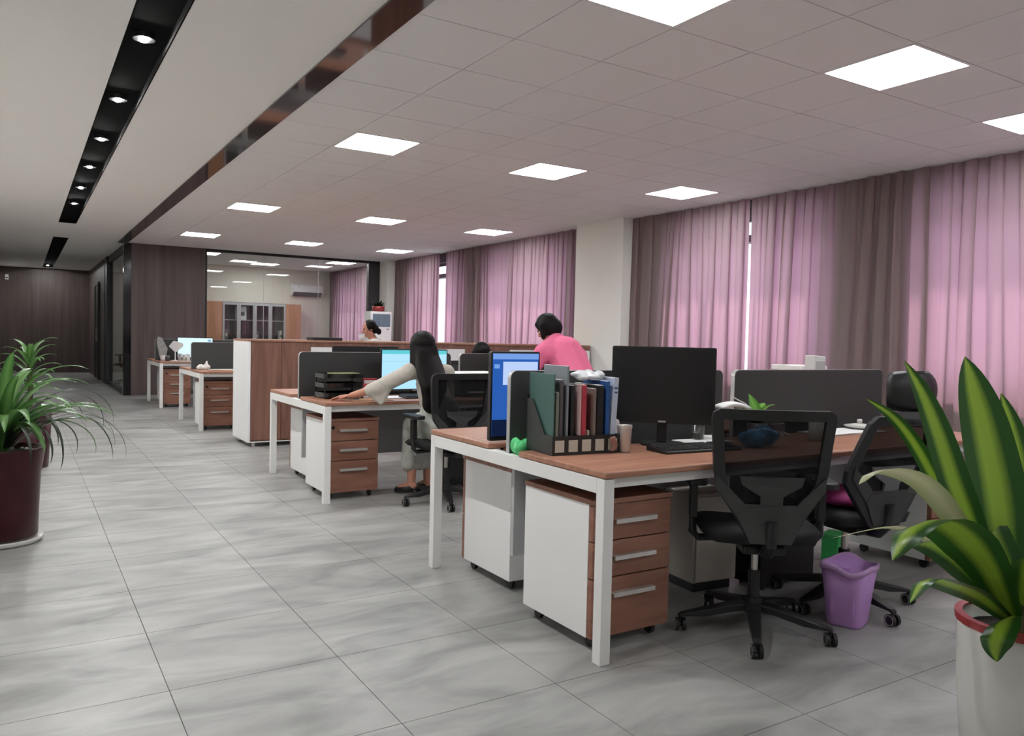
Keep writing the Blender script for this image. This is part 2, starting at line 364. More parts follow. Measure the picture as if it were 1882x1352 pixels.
# window wall with openings
WX = 7.15
SILL, HEAD = 0.90, 2.74
wins = [(-1.6, 0.9), (1.8, 4.22), (5.2, 7.52), (9.68, 12.32), (13.03, 15.52), (17.25, 20.1)]
ww = MB(); ww.box(WX, WX + 0.25, -3.2, 20.8, -0.1, SILL).box(WX, WX + 0.25, -3.2, 20.8, HEAD, CEIL + 0.12)
ys = [-3.2] + [v for q in wins for v in q] + [20.8]
for k in range(0, len(ys), 2): ww.box(WX, WX + 0.25, ys[k], ys[k + 1], SILL, HEAD)
struct(ww.build('wall_right', 'mgrey'))
struct(box(7.3, 8.25, -3.4, 21, 3.04, 3.16).build('trim_3', 'wall'))          # roof overhang outside
for k, (a, b) in enumerate(wins):
    wn = bpy.data.objects.new('window_%d' % (k + 1), None); COL.objects.link(wn); wn.location = (WX + 0.10, a, SILL); struct(wn)
    L, H = b - a, HEAD - SILL
    fr = MB().box(0, 0.05, 0, L, 0, 0.05).box(0, 0.05, 0, L, H - 0.05, H).box(0, 0.05, 0, 0.05, 0.05, H - 0.05).box(0, 0.05, L - 0.05, L, 0.05, H - 0.05)
    fr.build('window_frame', 'mgrey', wn)
    box(-0.09, 0.06, 0.05, L - 0.05, 1.54, 1.62).build('transom', 'mgrey', wn)
    n = 3
    for i in range(1, n): box(0, 0.05, i * L / n - 0.025, i * L / n + 0.025, 0.05, H - 0.05).build('mullion', 'mgrey', wn)
    for i in range(n):
        box(0.02, 0.03, max(0.05, i * L / n + 0.025), min(L - 0.05, (i + 1) * L / n - 0.025), 0.05, H - 0.05).build('pane', 'glass', wn)
struct(box(6.83, WX, 8.2, 9.25, 0, CEIL).build('wall_column', 'wall'))
struct(box(6.83, WX, 16.2, 16.62, 0, CEIL).build('wall_column_corner', 'wall'))
# far partition: dark wood wall, then glass up to the window wall
PY = 16.65
struct(box(1.78, 3.12, PY, PY + 0.12, 0, CEIL + 0.01).build('wall_far', 'wallwood'))
gp = bpy.data.objects.new('window_7', None); COL.objects.link(gp); gp.location = (3.12, PY, 0); struct(gp)
W_ = WX - 3.12
box(0, W_, 0.02, 0.10, CEIL - 0.05, CEIL + 0.01).build('header', 'black', gp)
box(0, 0.04, 0.02, 0.10, 0, CEIL - 0.05).build('post', 'black', gp); box(3.46, 3.72, 0.0, 0.12, 0, CEIL - 0.05).build('post', 'dgrey', gp)
box(0.04, 3.46, 0.02, 0.10, 0, 0.06).build('bottom_rail', 'black', gp)
xs = (0.04, 1.17, 2.33, 3.46)
for a, b in zip(xs, xs[1:]): box(a + 0.004, b - 0.004, 0.055, 0.065, 0.06, CEIL - 0.05).build('pane', 'pglass', gp)
for x in xs[1:3]: box(x - 0.004, x + 0.004, 0.052, 0.068, 0.06, CEIL - 0.05).build('glass_joint', 'alu', gp)
box(3.72, W_, 0.02, 0.10, 0, CEIL - 0.05).build('end_panel', 'wall', gp)
# corridor side glazing of the back room
cg = bpy.data.objects.new('window_8', None); COL.objects.link(cg); cg.location = (1.65, PY, 0); struct(cg)
box(0, 0.13, -0.0, 0.12, 0, CEIL + 0.01).build('corner_post', 'blackgloss', cg)
box(0.03, 0.10, 0.12, 3.6, CEIL - 0.14, CEIL + 0.01).build('header', 'black', cg); box(0.03, 0.10, 0.12, 3.6, 0, 0.08).build('bottom_rail', 'black', cg)
for a, b in ((0.12, 3.5),): box(0.06, 0.07, a, b, 0.08, CEIL - 0.14).build('pane', 'cglass', cg)
box(0.0, 0.13, 3.5, 3.9, 0, CEIL + 0.01).build('post', 'black', cg)
dw = struct(box(1.65, 1.78, 20.55, 25.6, 0, CEIL + 0.01).build('wall_corridor_right', 'wallwood'))
dr = bpy.data.objects.new('door_1', None); COL.objects.link(dr); dr.location = (1.65, 22.0, 0); struct(dr)
box(-0.03, 0, 0, 0.95, 0.01, 2.35).build('door_leaf', 'black', dr); box(-0.05, 0, -0.07, 0, 0, 2.42).box(-0.05, 0, 0.95, 1.02, 0, 2.42).box(-0.05, 0, 0, 0.95, 2.35, 2.42).build('door_frame', 'dgrey', dr)
MB().cyl((-0.07, 0.12, 0.95), (-0.07, 0.12, 1.3), 0.012, n=10).cyl((-0.07, 0.12, 1.0), (-0.028, 0.12, 1.0), 0.008, n=8).cyl((-0.07, 0.12, 1.25), (-0.028, 0.12, 1.25), 0.008, n=8).build('door_handle', 'chrome', dr)
# back room shell
struct(box(1.65, WX, 20.6, 20.72, 0, CEIL + 0.1).build('wall_backroom', 'cream'))
struct(box(1.65, WX + 0.2, PY + 0.05, 20.72, CEIL + 0.012, CEIL + 0.12).build('ceiling_backroom', 'ceil2'))

# ------------------------------------------------------------------ curtains
def curtain(name, label, y0, y1, seed, z0=0.03, z1=CEIL - 0.01, x=7.02, amp=0.075, skew=0.0, pitch=0.19):
    rnd = random.Random(seed); L = y1 - y0; n = max(3, int(L / pitch)); cuts = [0]
    ph = []
    t = 0
    while t < L:
        d = pitch * rnd.uniform(0.6, 1.5); ph.append((t, d, rnd.uniform(0.45, 1.2))); t += d
    nu = max(60, int(L / 0.011))
    def fn(u, v):
        s = u * L; q = ph[-1]
        for a, d, am in ph:
            if a <= s < a + d: q = (a, d, am); break
        a, d, am = q; t = min(1, (s - a) / d); op = 0.45 + 0.55 * (1 - v) ** 0.8; k = 1.9 * am * (0.75 + 0.25 * v)
        yy = a + d * (t + k * math.sin(4 * PI * t) / (4 * PI)); xx = amp * am * (0.5 - 0.5 * math.cos(2 * PI * t)) * op
        xx += (0.014 * max(0, v - 0.70) / 0.30) * math.sin(6 * PI * t)
        sw = 0.10 * math.sin(2.1 * s + seed) * (1 - v) + 0.03 * math.sin(7 * s + 3 * v + seed)
        return (x - xx - 0.005 * math.sin(31 * s + seed), y0 + yy + sw * min(1, 4 * u * (1 - u)), z0 + v * (z1 - z0))
    o = MB().grid(fn, nu, 16).build('curtain', 'curtain', None, smooth=True, solid=0.0)
    return tag(o, label, 'curtain', 'mauve curtains along the window wall')
curtain('curtain', 'mauve curtain between the second window pier and the near edge of the room', -3.1, 6.16, 3)
curtain('curtain', 'mauve curtain between the thin bright gap and the pale column', 6.215, 8.17, 11)
curtain('curtain', 'long mauve curtain beyond the pale column, behind the woman in pink', 9.28, 13.70, 5)
curtain('curtain', 'far mauve curtain between the white gap and the corner column', 14.02, 16.17, 8)
curtain('curtain', 'mauve curtain in the room behind the glass partition', 16.85, 20.5, 21)

# ------------------------------------------------------------------ ceiling lights
def panel_light(label, x, y):
    o = thing('ceiling_light', label, 'ceiling light', (x, y, CEIL), 0, 'square ceiling light panels')
    hx, hy = 0.2972, 0.3012
    MB().ring([(-hx, -hy), (hx, -hy), (hx, hy), (-hx, hy)], [(-hx + 0.02, -hy + 0.02), (hx - 0.02, -hy + 0.02), (hx - 0.02, hy - 0.02), (-hx + 0.02, hy - 0.02)], 'z', -0.002, 0.011).build('frame', 'white', o)
    box(-hx + 0.02, hx - 0.02, -hy + 0.02, hy - 0.02, 0.003, 0.009).build('diffuser', 'panel', o)
    return o
rown = ('nearest row cut by the top edge', 'second row', 'third row', 'row closest to the glass partition')
coln = ('beside the brown ceiling strip', 'in the middle column', 'beside the curtains')
for j, y in enumerate(LIGHT_ROWS):
    for i, x in enumerate(LIGHT_COLS):
        if j == 0 and i > 0: lab = 'large bright ceiling panel, nearest row, ' + coln[i]
        else: lab = 'square ceiling panel, %s, %s' % (rown[j], coln[i])
        panel_light(lab, x, y)
for i, x in enumerate(LIGHT_COLS): panel_light('square ceiling panel behind the viewpoint, ' + coln[i], x, 6.48 - 12 * CPY)
for i, x in enumerate((3.3, 5.0, 6.3)):
    for j, y in enumerate((17.7, 19.4)):
        if (i + j) % 2: continue
        panel_light('ceiling panel behind the glass partition, %s row, %s' % (('front', 'back')[j], ('by the wood wall', 'middle', 'by the curtain')[i]), x, y)
for k, y in enumerate((5.04, 6.46, 7.88, 9.30, 10.72, 12.14, 24.6, 3.62, 2.20)):
    nm = ('nearest of the six in the long black ceiling slot', 'second nearest in the long black ceiling slot', 'third in the long black ceiling slot', 'fourth in the long black ceiling slot', 'fifth in the long black ceiling slot', 'farthest of the six in the long black ceiling slot', 'alone in the short far ceiling slot', 'in the black slot just beyond the top edge', 'in the black slot almost above the camera')[k]
    o = thing('downlight', 'recessed spotlight, ' + nm, 'spotlight', (0.60, y, CEIL + 0.05), 0, 'spotlights in the black ceiling slots')
    MB().lathe([(0.055, -0.03), (0.06, -0.03), (0.06, 0), (0.055, 0)], 20).build('housing', 'black', o, smooth=False)
    for s in (-1, 1): MB().cyl((s * 0.0, s * 0.022, -0.034), (s * 0.0, s * 0.022, -0.028), 0.02, n=14).build('lamp', 'spot', o)
# ================================================================== bench desks
DL, DD = 2.94, 1.51
def divider(parent, x0, x1, yc, m='divider'):
    pl = rrect(x0, x1, 0.70, 1.115, 0.035, 4, (0, 0, 1, 1))
    pin = rrect(x0 + 0.003, x1 - 0.003, 0.70, 1.112, 0.033, 4, (0, 0, 1, 1))
    d = MB().prism(pin, 'y', yc - 0.014, yc + 0.014).build('divider', m, parent)
    MB().ring(pl, pin, 'y', yc - 0.013, yc + 0.013).build('edge_trim', 'alu', d)
def bench(label, x, y):
    o = thing('bench_desk', label, 'desk', (x, y, 0), 0, 'back-to-back bench desks')
    for lx in (0, DL - 0.05):
        for ly in (0, DD - 0.05): box(lx, lx + 0.05, ly, ly + 0.05, 0, 0.728).build('leg', 'white', o, 0.002)
        box(lx, lx + 0.05, 0.05, DD - 0.05, 0.668, 0.728).build('side_rail', 'white', o, 0.002)
    for ly in (0.04, DD - 0.08): box(0.05, DL - 0.05, ly, ly + 0.04, 0.685, 0.728).build('long_rail', 'white', o)
    for ly in (0.55, DD - 0.60): box(DL / 2 - 0.025, DL / 2 + 0.025, ly, ly + 0.05, 0, 0.728).build('leg', 'white', o)
    for k in range(2):
        x0, x1 = k * DL / 2 + 0.001, (k + 1) * DL / 2 - 0.001
        box(x0, x1, -0.004, 0.62, 0.730, 0.757).build('tabletop', 'desk', o, 0.006)
        box(x0, x1, 0.89, DD + 0.004, 0.730, 0.757).build('tabletop', 'desk', o, 0.006)
        box(x0 + 0.06, x1 - 0.06, DD / 2 - 0.012, DD / 2 + 0.012, 0.24, 0.66).build('modesty_panel', 'modesty', o)
        divider(o, x0 + 0.025 + 0.02 * k, x1 - 0.045 + 0.02 * k, DD / 2)
    box(0.06, DL - 0.06, 0.655, 0.855, 0.668, 0.674).box(0.06, DL - 0.06, 0.650, 0.656, 0.668, 0.720).box(0.06, DL - 0.06, 0.854, 0.860, 0.668, 0.720).build('cable_tray', 'dgrey', o)
    return o
DX = 1.90
DA, DB, DC, DDY = 2.35, 5.63, 10.45, 13.80
bench('near wooden bench desk with the big black monitor and file rack', DX, DA)
bench('second wooden bench desk where the woman with long black hair sits', DX, DB)
bench('third wooden bench desk partly hidden behind the white-ended cabinet', DX, DC)
bench('farthest wooden bench desk in front of the dark wood wall', DX, DDY)

def pedestal(label, x, y, rz=0):
    o = thing('drawer_pedestal', label, 'drawer unit', (x, y, 0), rz, 'mobile drawer pedestals')
    w, d, z0, z1 = 0.42, 0.50, 0.055, 0.60
    box(0, 0.016, 0.03, d, z0, z1).box(w - 0.016, w, 0.03, d, z0, z1).box(0.016, w - 0.016, d - 0.016, d, z0, z1).box(0.016, w - 0.016, 0.03, d - 0.016, z0, z0 + 0.016).build('body', 'white_panel', o)
    box(-0.003, w + 0.003, -0.004, d + 0.003, z1, z1 + 0.022).build('top', 'ped', o, 0.003)
    hs = ((0.452, 0.597), (0.300, 0.447), (z0, 0.295))
    for a, b in hs:
        f = box(0.001, w - 0.001, 0.0, 0.03, a, b).build('drawer', 'ped', o, 0.003)
        zc = b - 0.075
        hb = MB().box(0.10, 0.32, -0.026, -0.018, zc, zc + 0.018).box(0.10, 0.32, -0.020, 0.0, zc + 0.012, zc + 0.018)
        hb.build('handle', 'handle', f)
    MB().cyl((0.05, -0.008, 0.555), (0.05, 0.0, 0.555), 0.012, n=12).build('lock', 'blackgloss', o)
    for cx in (0.05, w - 0.05):
        for c_y in (0.06, d - 0.06): MB().cyl((cx - 0.01, c_y, 0.026), (cx + 0.01, c_y, 0.026), 0.026, n=12).box(cx - 0.012, cx + 0.012, c_y - 0.015, c_y + 0.015, 0.026, z0).build('caster', 'black', o)
    return o
pa = pedestal('white and wood drawer pedestal under the near desk corner, three silver handles', 1.945, DA + 0.12)
def ped(label, x, y, rz=0): return copy_tree(pa, label, (x, y, 0), rz)
ped('white drawer pedestal with its back to us under the far half of the near desk', 2.055 + 0.42, DA + 1.42, PI)
ped('wood drawer pedestal behind the striped leaves at the right end of the near desk', 4.36, DA + 0.12)
ped('wood drawer pedestal under the near corner of the second desk', 1.955, DB + 0.12)
ped('white pedestal with its back to us under the far half of the second desk', 2.055 + 0.42, DB + 1.42, PI)
ped('wood drawer pedestal under the third desk beside the white cabinet end', 1.955, DC + 0.10)
ped('wood drawer pedestal under the farthest desk', 1.97, DDY + 0.10)
ped('pedestal with its back to us under the far half of the farthest desk', 2.055 + 0.42, DDY + 1.42, PI)
# beige metal file box behind the near office chair
bb = thing('file_cabinet', 'beige metal file cabinet on the floor behind the near office chair', 'cabinet', (2.86, 2.82, 0), -0.10)
box(0, 0.28, 0, 0.24, 0.05, 0.50).build('body', mat('beige_metal', (0.50, 0.47, 0.42, 1), 0.5), bb, 0.006)
box(0.01, 0.27, -0.012, 0.0, 0.06, 0.49).build('drawer_front', bpy.data.materials['beige_metal'], bb, 0.004)
box(0.07, 0.19, -0.03, -0.012, 0.385, 0.395).box(0.07, 0.09, -0.03, -0.012, 0.375, 0.395).build('handle', 'dgrey', bb)
MB().box(0.02, 0.26, 0.02, 0.22, 0.0, 0.05).build('plinth', 'black', bb)
# computer towers under the near desk
def tower(label, x, y, rz=0):
    o = thing('computer_tower', label, 'computer', (x, y, 0), rz)
    box(0, 0.18, 0, 0.42, 0.02, 0.42).build('case', 'black', o, 0.006); box(0.005, 0.175, -0.012, 0, 0.03, 0.41).build('front_panel', 'blackgloss', o, 0.004)
    box(0.03, 0.15, -0.016, -0.012, 0.33, 0.36).build('disc_drive', 'dgrey', o); MB().cyl((0.09, -0.016, 0.27), (0.09, -0.012, 0.27), 0.012, n=12).build('power_button', 'chrome', o)
    for fx in (0.02, 0.16):
        for fy in (0.04, 0.38): MB().cyl((fx, fy, 0), (fx, fy, 0.02), 0.012, n=8).build('foot', 'dgrey', o)
    return o
tower('black computer tower behind the base of the near office chair', 3.20, 2.86, -PI / 2)
tower('black computer tower under the second desk behind the seated woman', 3.02, DB + 0.18)

# ================================================================== cabinet row
CBX, CBY, CBH, CBD = 2.13, 8.80, 1.165, 0.72
cwid = 0.665
for k in range(7):
    woodf = k in (0, 2, 4)
    lab = ['wood-fronted cabinet at the white end panel of the long row', 'white-fronted cabinet second in the row, behind the black desk tray', 'wood-fronted cabinet third in the row, behind the lit cyan monitor', 'white-fronted cabinet fourth in the row, behind the long-haired woman',
           'wood-fronted cabinet behind the dark head of the seated worker', 'white-fronted cabinet behind the blue monitor', 'white-fronted cabinet at the column end of the row, right of the woman in pink'][k]
    o = thing('storage_cabinet', lab, 'cabinet', (CBX + k * cwid, CBY, 0), 0, 'row of low storage cabinets')
    fm = 'cabw' if woodf else 'white_panel'; x0, x1 = 0.002, cwid - 0.002
    box(x0, x1, 0.02, CBD, 0.06, CBH - 0.002).build('body', 'cabw', o)
    for a, b in ((x0, cwid / 2 - 0.002), (cwid / 2 + 0.002, x1)): 
        d = box(a, b, 0.0, 0.018, 0.075, CBH - (0.0025 if woodf else 0.055)).build('door', fm, o, 0.001)
    if not woodf: box(x0, x1, 0.0, 0.018, CBH - 0.052, CBH - 0.0025).build('top_rail', 'cabw', o)
    for fx in (0.05, cwid - 0.05):
        for fy in (0.06, CBD - 0.06): MB().cyl((fx, fy, 0), (fx, fy, 0.06), 0.02, n=10).build('foot', 'chrome', o)
    if k == 0:
        box(-0.028, -0.002, 0.0, CBD, 0.055, CBH - 0.002).build('end_panel', 'white_panel', o, 0.002)
        box(-0.028, cwid, 0.002, CBD, 0.050, 0.06).build('bottom_edge', 'white', o)
tp = tag(box(CBX - 0.03, CBX + 7 * cwid, CBY - 0.012, CBY + CBD, CBH, CBH + 0.022).build('cabinet_top', 'desk', None, 0.003), 'long thin wooden top running along the cabinet row', 'worktop')
tray = tag(box(0, 0.36, 0, 0.26, 0, 0.035).xf((2.90, CBY + 0.25, CBH + 0.022)).build('document_box', 'black', None, 0.006), 'flat black box lying on the cabinet row top', 'box')

# ================================================================== office chairs
def caster(parent, x, y):
    c = MB()
    for s in (-1, 1): c.cyl((x + s * 0.008, y, 0.028), (x + s * 0.022, y, 0.028), 0.028, n=16)
    c.cyl((x - 0.008, y, 0.028), (x + 0.008, y, 0.028), 0.01, n=8).cyl((x, y, 0.03), (x, y, 0.075), 0.008, n=8)
    o = c.build('caster', 'black', parent)
    r = MB()
    for s in (-1, 1): r.lathe([(0.019, 0), (0.023, 0), (0.023, 0.002), (0.019, 0.002)], 16).map(lambda a, b, z: (a, b, z))
    MB().ring([(0.024 * math.cos(t * PI / 8) + y, 0.024 * math.sin(t * PI / 8) + 0.028) for t in range(16)], [(0.020 * math.cos(t * PI / 8) + y, 0.020 * math.sin(t * PI / 8) + 0.028) for t in range(16)], 'x', x - 0.0235, x - 0.021).build('hub_ring', 'chrome', o)
def backmap(x, y, z):   # bend the flat back panel: wrap round the sitter, lean back with height
    return (x, y + 0.55 * x * x - 0.16 * (z - 0.55) - 0.10 * max(0, 0.62 - z) + 0.10 * math.sin((z - 0.45) * 3.2) * 0.35, z)
def backmap2(x, y, z): p = backmap(x, y, z); return (p[0], p[1] - 0.16 * (z - 0.5), p[2])
def dens(poly, k=4):
    out = []
    for i in range(len(poly)):
        a, b = poly[i], poly[(i + 1) % len(poly)]
        out += [(a[0] + (b[0] - a[0]) * t / k, a[1] + (b[1] - a[1]) * t / k) for t in range(k)]
    return out
def inset(poly, d):
    n = len(poly); out = []
    for i in range(n):
        p, q, r = Vector(poly[i - 1]), Vector(poly[i]), Vector(poly[(i + 1) % n])
        e1, e2 = (q - p).normalized(), (r - q).normalized()
        n1, n2 = Vector((-e1.y, e1.x)), Vector((-e2.y, e2.x)); m = (n1 + n2); m = m / max(0.35, m.dot(n1))
        out.append((q.x + m.x * d, q.y + m.y * d))
    return out
def office_chair(label, loc, rz, head=False, base_rot=0.0, seat_mat='seat', alpha_mat='meshback'):
    o = thing('office_chair', label, 'chair', loc, rz, 'black mesh office chairs')
    for k in range(5):
        a = base_rot + k * 2 * PI / 5; c, s = math.cos(a), math.sin(a)
        pts = [(0.02, 0.128), (0.10, 0.122), (0.22, 0.098), (0.32, 0.078), (0.335, 0.070)]
        top = [(c * r, s * r, z) for r, z in pts]; wd = [0.032, 0.03, 0.024, 0.018, 0.014]
        mb = MB()
        vs = []
        for (r, z), w_ in zip(pts, wd):
            for sx_, dz in ((-1, 0), (1, 0), (1, -0.032), (-1, -0.032)): vs.append((c * r - s * sx_ * w_, s * r + c * sx_ * w_, z + dz * (1 if r < 0.3 else 0.4)))
        fs = [(i * 4 + j, i * 4 + (j + 1) % 4, (i + 1) * 4 + (j + 1) % 4, (i + 1) * 4 + j) for i in range(4) for j in range(4)] + [(0, 3, 2, 1), (16, 17, 18, 19)]
        mb.add(vs, fs).build('base_leg', 'black', o, 0.004)
        caster(o, c * 0.325, s * 0.325)
    MB().cyl((0, 0, 0.085), (0, 0, 0.15), 0.04, 0.034, n=20).build('hub', 'black', o)
    MB().cyl((0, 0, 0.15), (0, 0, 0.27), 0.026, n=16).build('gas_column', 'black', o, smooth=False)
    MB().cyl((0, 0, 0.27), (0, 0, 0.39), 0.015, n=14).build('piston', 'chrome', o)
    box(-0.09, 0.09, -0.16, 0.10, 0.375, 0.415).build('mechanism', 'black', o, 0.01)
    MB().cyl((0.09, 0.02, 0.395), (0.22, 0.02, 0.385), 0.006, n=8).box(0.20, 0.26, 0.008, 0.032, 0.378, 0.392).build('lever', 'black', o)
    # seat cushion
    def seatf(u, v):
        x = (u - 0.5) * 2; y = (v - 0.5) * 2; k = (1 - 0.10 * abs(x) ** 6 - 0.0 * y)
        w_ = 0.25 * (1 - 0.08 * (y < 0) * y * y); e = max(abs(x), abs(y)) ** 8
        return (x * w_ * (1 - 0.06 * abs(y) ** 6), y * 0.235 * (1 - 0.08 * abs(x) ** 4) + 0.03, 0.500 - 0.025 * e - 0.03 * max(0, y) ** 3 - 0.012 * (1 - x * x))
    st = MB().grid(seatf, 16, 16)
    n = len(st.v); low = [(x * 0.94, y * 0.94, 0.425 + 0.02 * abs(x)) for x, y, z in st.v]; st.add(low, [tuple(reversed(f)) for f in st.f])
    N = 17
    rim = [i for i in range(N)] + [N * j + N - 1 for j in range(1, N)] + [N * (N - 1) + i for i in range(N - 2, -1, -1)] + [N * j for j in range(N - 2, 0, -1)]
    for a, b in zip(rim, rim[1:] + rim[:1]): st.f.append((a, b, n + b, n + a))
    st.build('seat', seat_mat, o, smooth=True)
    # backrest in its own plane (x across, z up), then bent
    backmap = backmap2 if head else globals()['backmap']
    yb = -0.235
    if not head:
        out = [(-0.085, 0.445), (0.085, 0.445), (0.135, 0.54), (0.215, 0.655), (0.232, 0.74), (0.250, 0.955), (0.245, 0.982), (0.220, 0.998), (-0.220, 0.998), (-0.245, 0.982), (-0.250, 0.955), (-0.232, 0.74), (-0.215, 0.655), (-0.135, 0.54)]
    else:
        out = [(-0.09, 0.43), (0.09, 0.43), (0.16, 0.52), (0.245, 0.64), (0.25, 0.70), (0.20, 0.92), (0.17, 0.955), (-0.17, 0.955), (-0.20, 0.92), (-0.25, 0.70), (-0.245, 0.64), (-0.16, 0.52)]
    OT = max(q[1] for q in out)
    inn = inset(out, 0.044)
    fr = MB().ring(dens(out), dens(inn), 'y', yb - 0.014, yb + 0.014).map(backmap).build('back_frame', 'black', o, 0.004)
    zs = [0.47 + (OT - 0.02 - 0.47) * i / 14 for i in range(15)]
    def wz(z):
        pts = sorted([(q[1], q[0]) for q in inn if q[0] > 0])
        for (z0, x0), (z1, x1) in zip(pts, pts[1:]):
            if z0 <= z <= z1: return x0 + (x1 - x0) * (z - z0) / max(1e-6, z1 - z0)
        return pts[0][1] if z < pts[0][0] else pts[-1][1]
    mb = MB().grid(lambda u, v: ((u - 0.5) * 2 * (wz(0.48 + v * (OT - 0.035 - 0.48)) + 0.006), yb + 0.006, 0.48 + v * (OT - 0.035 - 0.48)), 12, 14).map(backmap)
    mb.build('back_mesh', alpha_mat, o, smooth=True)
    # lower shell with the Y-shaped arms and the lumbar plate
    sh = MB().prism(dens([(-0.083, 0.447), (0.083, 0.447), (0.135, 0.555), (0.11, 0.605), (-0.11, 0.605), (-0.135, 0.555)], 3), 'y', yb - 0.022, yb - 0.006)
    for s in (-1, 1):
        q = [(0.09, 0.545), (0.128, 0.545), (0.222, 0.665), (0.222, 0.72), (0.19, 0.69), (0.10, 0.60)]
        sh.prism(dens([(s * a, b) for a, b in q], 3), 'y', yb - 0.020, yb - 0.006)
    sh.map(backmap).build('back_shell', 'dgrey', o)
    MB().prism(dens([(-0.045, 0.60), (0.045, 0.60), (0.045, 0.64), (0.12, 0.685), (0.13, 0.72), (-0.13, 0.72), (-0.12, 0.685), (-0.045, 0.64)], 3), 'y', yb - 0.018, yb - 0.004).map(backmap).build('lumbar_support', 'mgrey' if head else 'dgrey', o)
    MB().tube([(0, -0.10, 0.395), (0, -0.20, 0.40), (0, -0.245, 0.44), (0, -0.262, 0.54)], [0.03, 0.03, 0.026, 0.02], 10).build('back_bracket', 'black', o)
    for s in (-1, 1):
        a = MB().tube([(s * 0.10, 0.02, 0.405), (s * 0.25, 0.0, 0.405), (s * 0.275, 0.0, 0.43), (s * 0.275, 0.0, 0.655)], [0.014, 0.016, 0.018, 0.015], 10).box(s * 0.275 - 0.014, s * 0.275 + 0.014, -0.03, 0.03, 0.50, 0.645).build('armrest', 'black', o)
        MB().prism(rrect(s * 0.275 - 0.042, s * 0.275 + 0.042, -0.13, 0.13, 0.03), 'z', 0.655, 0.682).build('arm_pad', 'black', a, 0.006)
    if head:
        MB().tube([(0, yb - 0.13, 0.93), (0, yb - 0.18, 1.00), (0, yb - 0.17, 1.05)], 0.018, 10).build('headrest_stem', 'black', o)
        def hf(u, v):
            t = (u - 0.5) * 2; q = (v - 0.5) * 2
            k = (1 - 0.25 * abs(q) ** 4)
            return (t * 0.145 * k, yb - 0.15 + 0.06 * t * t - 0.02 * (1 - q * q), 1.07 + q * 0.085 * (1 - 0.15 * t * t))
        MB().grid(hf, 14, 10).build('headrest', 'black', o, smooth=True, solid=0.03)
        MB().grid(lambda u, v: ((u - 0.5) * 0.30, yb - 0.19 + 0.12 * (u - 0.5) ** 2 * 2 + 0.02 * v, 0.945 + 0.03 * v), 10, 2).build('neck_bar', 'dgrey', o, solid=0.03)
    return o
office_chair('black mesh office chair seen from behind at the near desk, beside the lilac bin', (2.745, 2.335, 0), -0.62, False, math.radians(152) + 0.62)
office_chair('black high-back chair with headrest beside the striped plant', (3.43, 2.37, 0), -0.16, True, 0.853)
office_chair('black mesh chair the long-haired woman sits on', (2.74, 5.30, 0), 0.0, False, math.radians(178))
office_chair('black chair drawn up to the third desk from its far side', (2.55, DC + 1.95, 0), PI - 0.4, False, 0.2)
office_chair('black chair of the seated worker at the far side of the second desk', (4.30, DB + 1.95, 0), PI, False, 0.9)
office_chair('black chair behind the woman in pink at the second desk', (4.45, 5.20, 0), -0.3, False, 0.3)
office_chair('black chair standing in the room behind the corridor glass', (2.12, 20.05, 0), 2.3, False, 0.3)
# ================================================================== monitors
def monitor(label, loc, rz, w, h, zc, screen, lean=0.0, stand_y=0.10, base=True, ui=None):
    """local frame: screen faces -y; loc = base centre on the desk"""
    o = thing('monitor', label, 'monitor', loc, rz, 'desktop monitors')
    z0 = zc - h / 2
    MB().prism(rrect(-w / 2, w / 2, z0, z0 + h, 0.008, 2), 'y', -0.005, 0.022).build('bezel', 'black', o, 0.002)
    MB().prism(rrect(-w * 0.36, w * 0.36, z0 + h * 0.15, z0 + h * 0.85, 0.02, 3), 'y', 0.022, 0.045).build('rear_cover', 'black', o, 0.008)
    s = box(-w / 2 + 0.010, w / 2 - 0.010, -0.0065, -0.0045, z0 + 0.022, z0 + h - 0.010).build('screen', screen, o)
    for (a, b, c, d, m) in (ui or []):
        X0, X1, Z0, Z1 = -w / 2 + 0.010, w / 2 - 0.010, z0 + 0.022, z0 + h - 0.010
        box(X0 + a * (X1 - X0), X0 + b * (X1 - X0), -0.0085, -0.0066, Z0 + c * (Z1 - Z0), Z0 + d * (Z1 - Z0)).build('screen_window', m, s)
    box(-0.018, 0.018, -0.0068, -0.005, z0 + 0.006, z0 + 0.014).build('badge', 'chrome', o)
    if z0 > 0.03:
        box(-0.025, 0.025, 0.022, 0.045, 0.012, z0 + 0.12).build('stand_neck', 'black', o, 0.003)
        MB().prism(rrect(-0.10, 0.10, -0.05, 0.10, 0.03), 'z', 0, 0.012).build('stand_base', 'black', o, 0.003)
    return o
TZ = 0.757
E_ = lambda n, r, g, b, s=1.0: emit(n, srgb(r, g, b), s)
M['scr_blue'] = E_('screen_blue', 40, 88, 168); M['scr_blue2'] = E_('screen_blue_light', 112, 152, 218); M['scr_win'] = E_('screen_window_blue', 178, 198, 236); M['scr_navy'] = E_('screen_navy', 16, 28, 56)
M['scr_cyan'] = E_('screen_sky', 172, 220, 255); M['scr_teal'] = E_('screen_teal', 96, 196, 206); M['scr_line'] = E_('screen_line', 120, 165, 200)
M['scr_white'] = E_('screen_white', 214, 242, 250)
# near desk
monitor('big black switched-off monitor on the near desk', (2.66, 2.86, TZ), -0.78, 0.50, 0.375, 0.295, 'screen_off')
monitor('upright monitor with a blue screen behind the near desk divider', (2.06, DA + 0.915, TZ), -0.02, 0.28, 0.435, 0.225, 'scr_blue', ui=[(0.0, 1, 0.93, 1.0, 'scr_blue2'), (0.22, 0.98, 0.62, 0.9, 'scr_win'), (0.03, 0.14, 0.82, 0.87, 'scr_blue2'), (0.0, 1, 0.0, 0.20, 'scr_navy')])
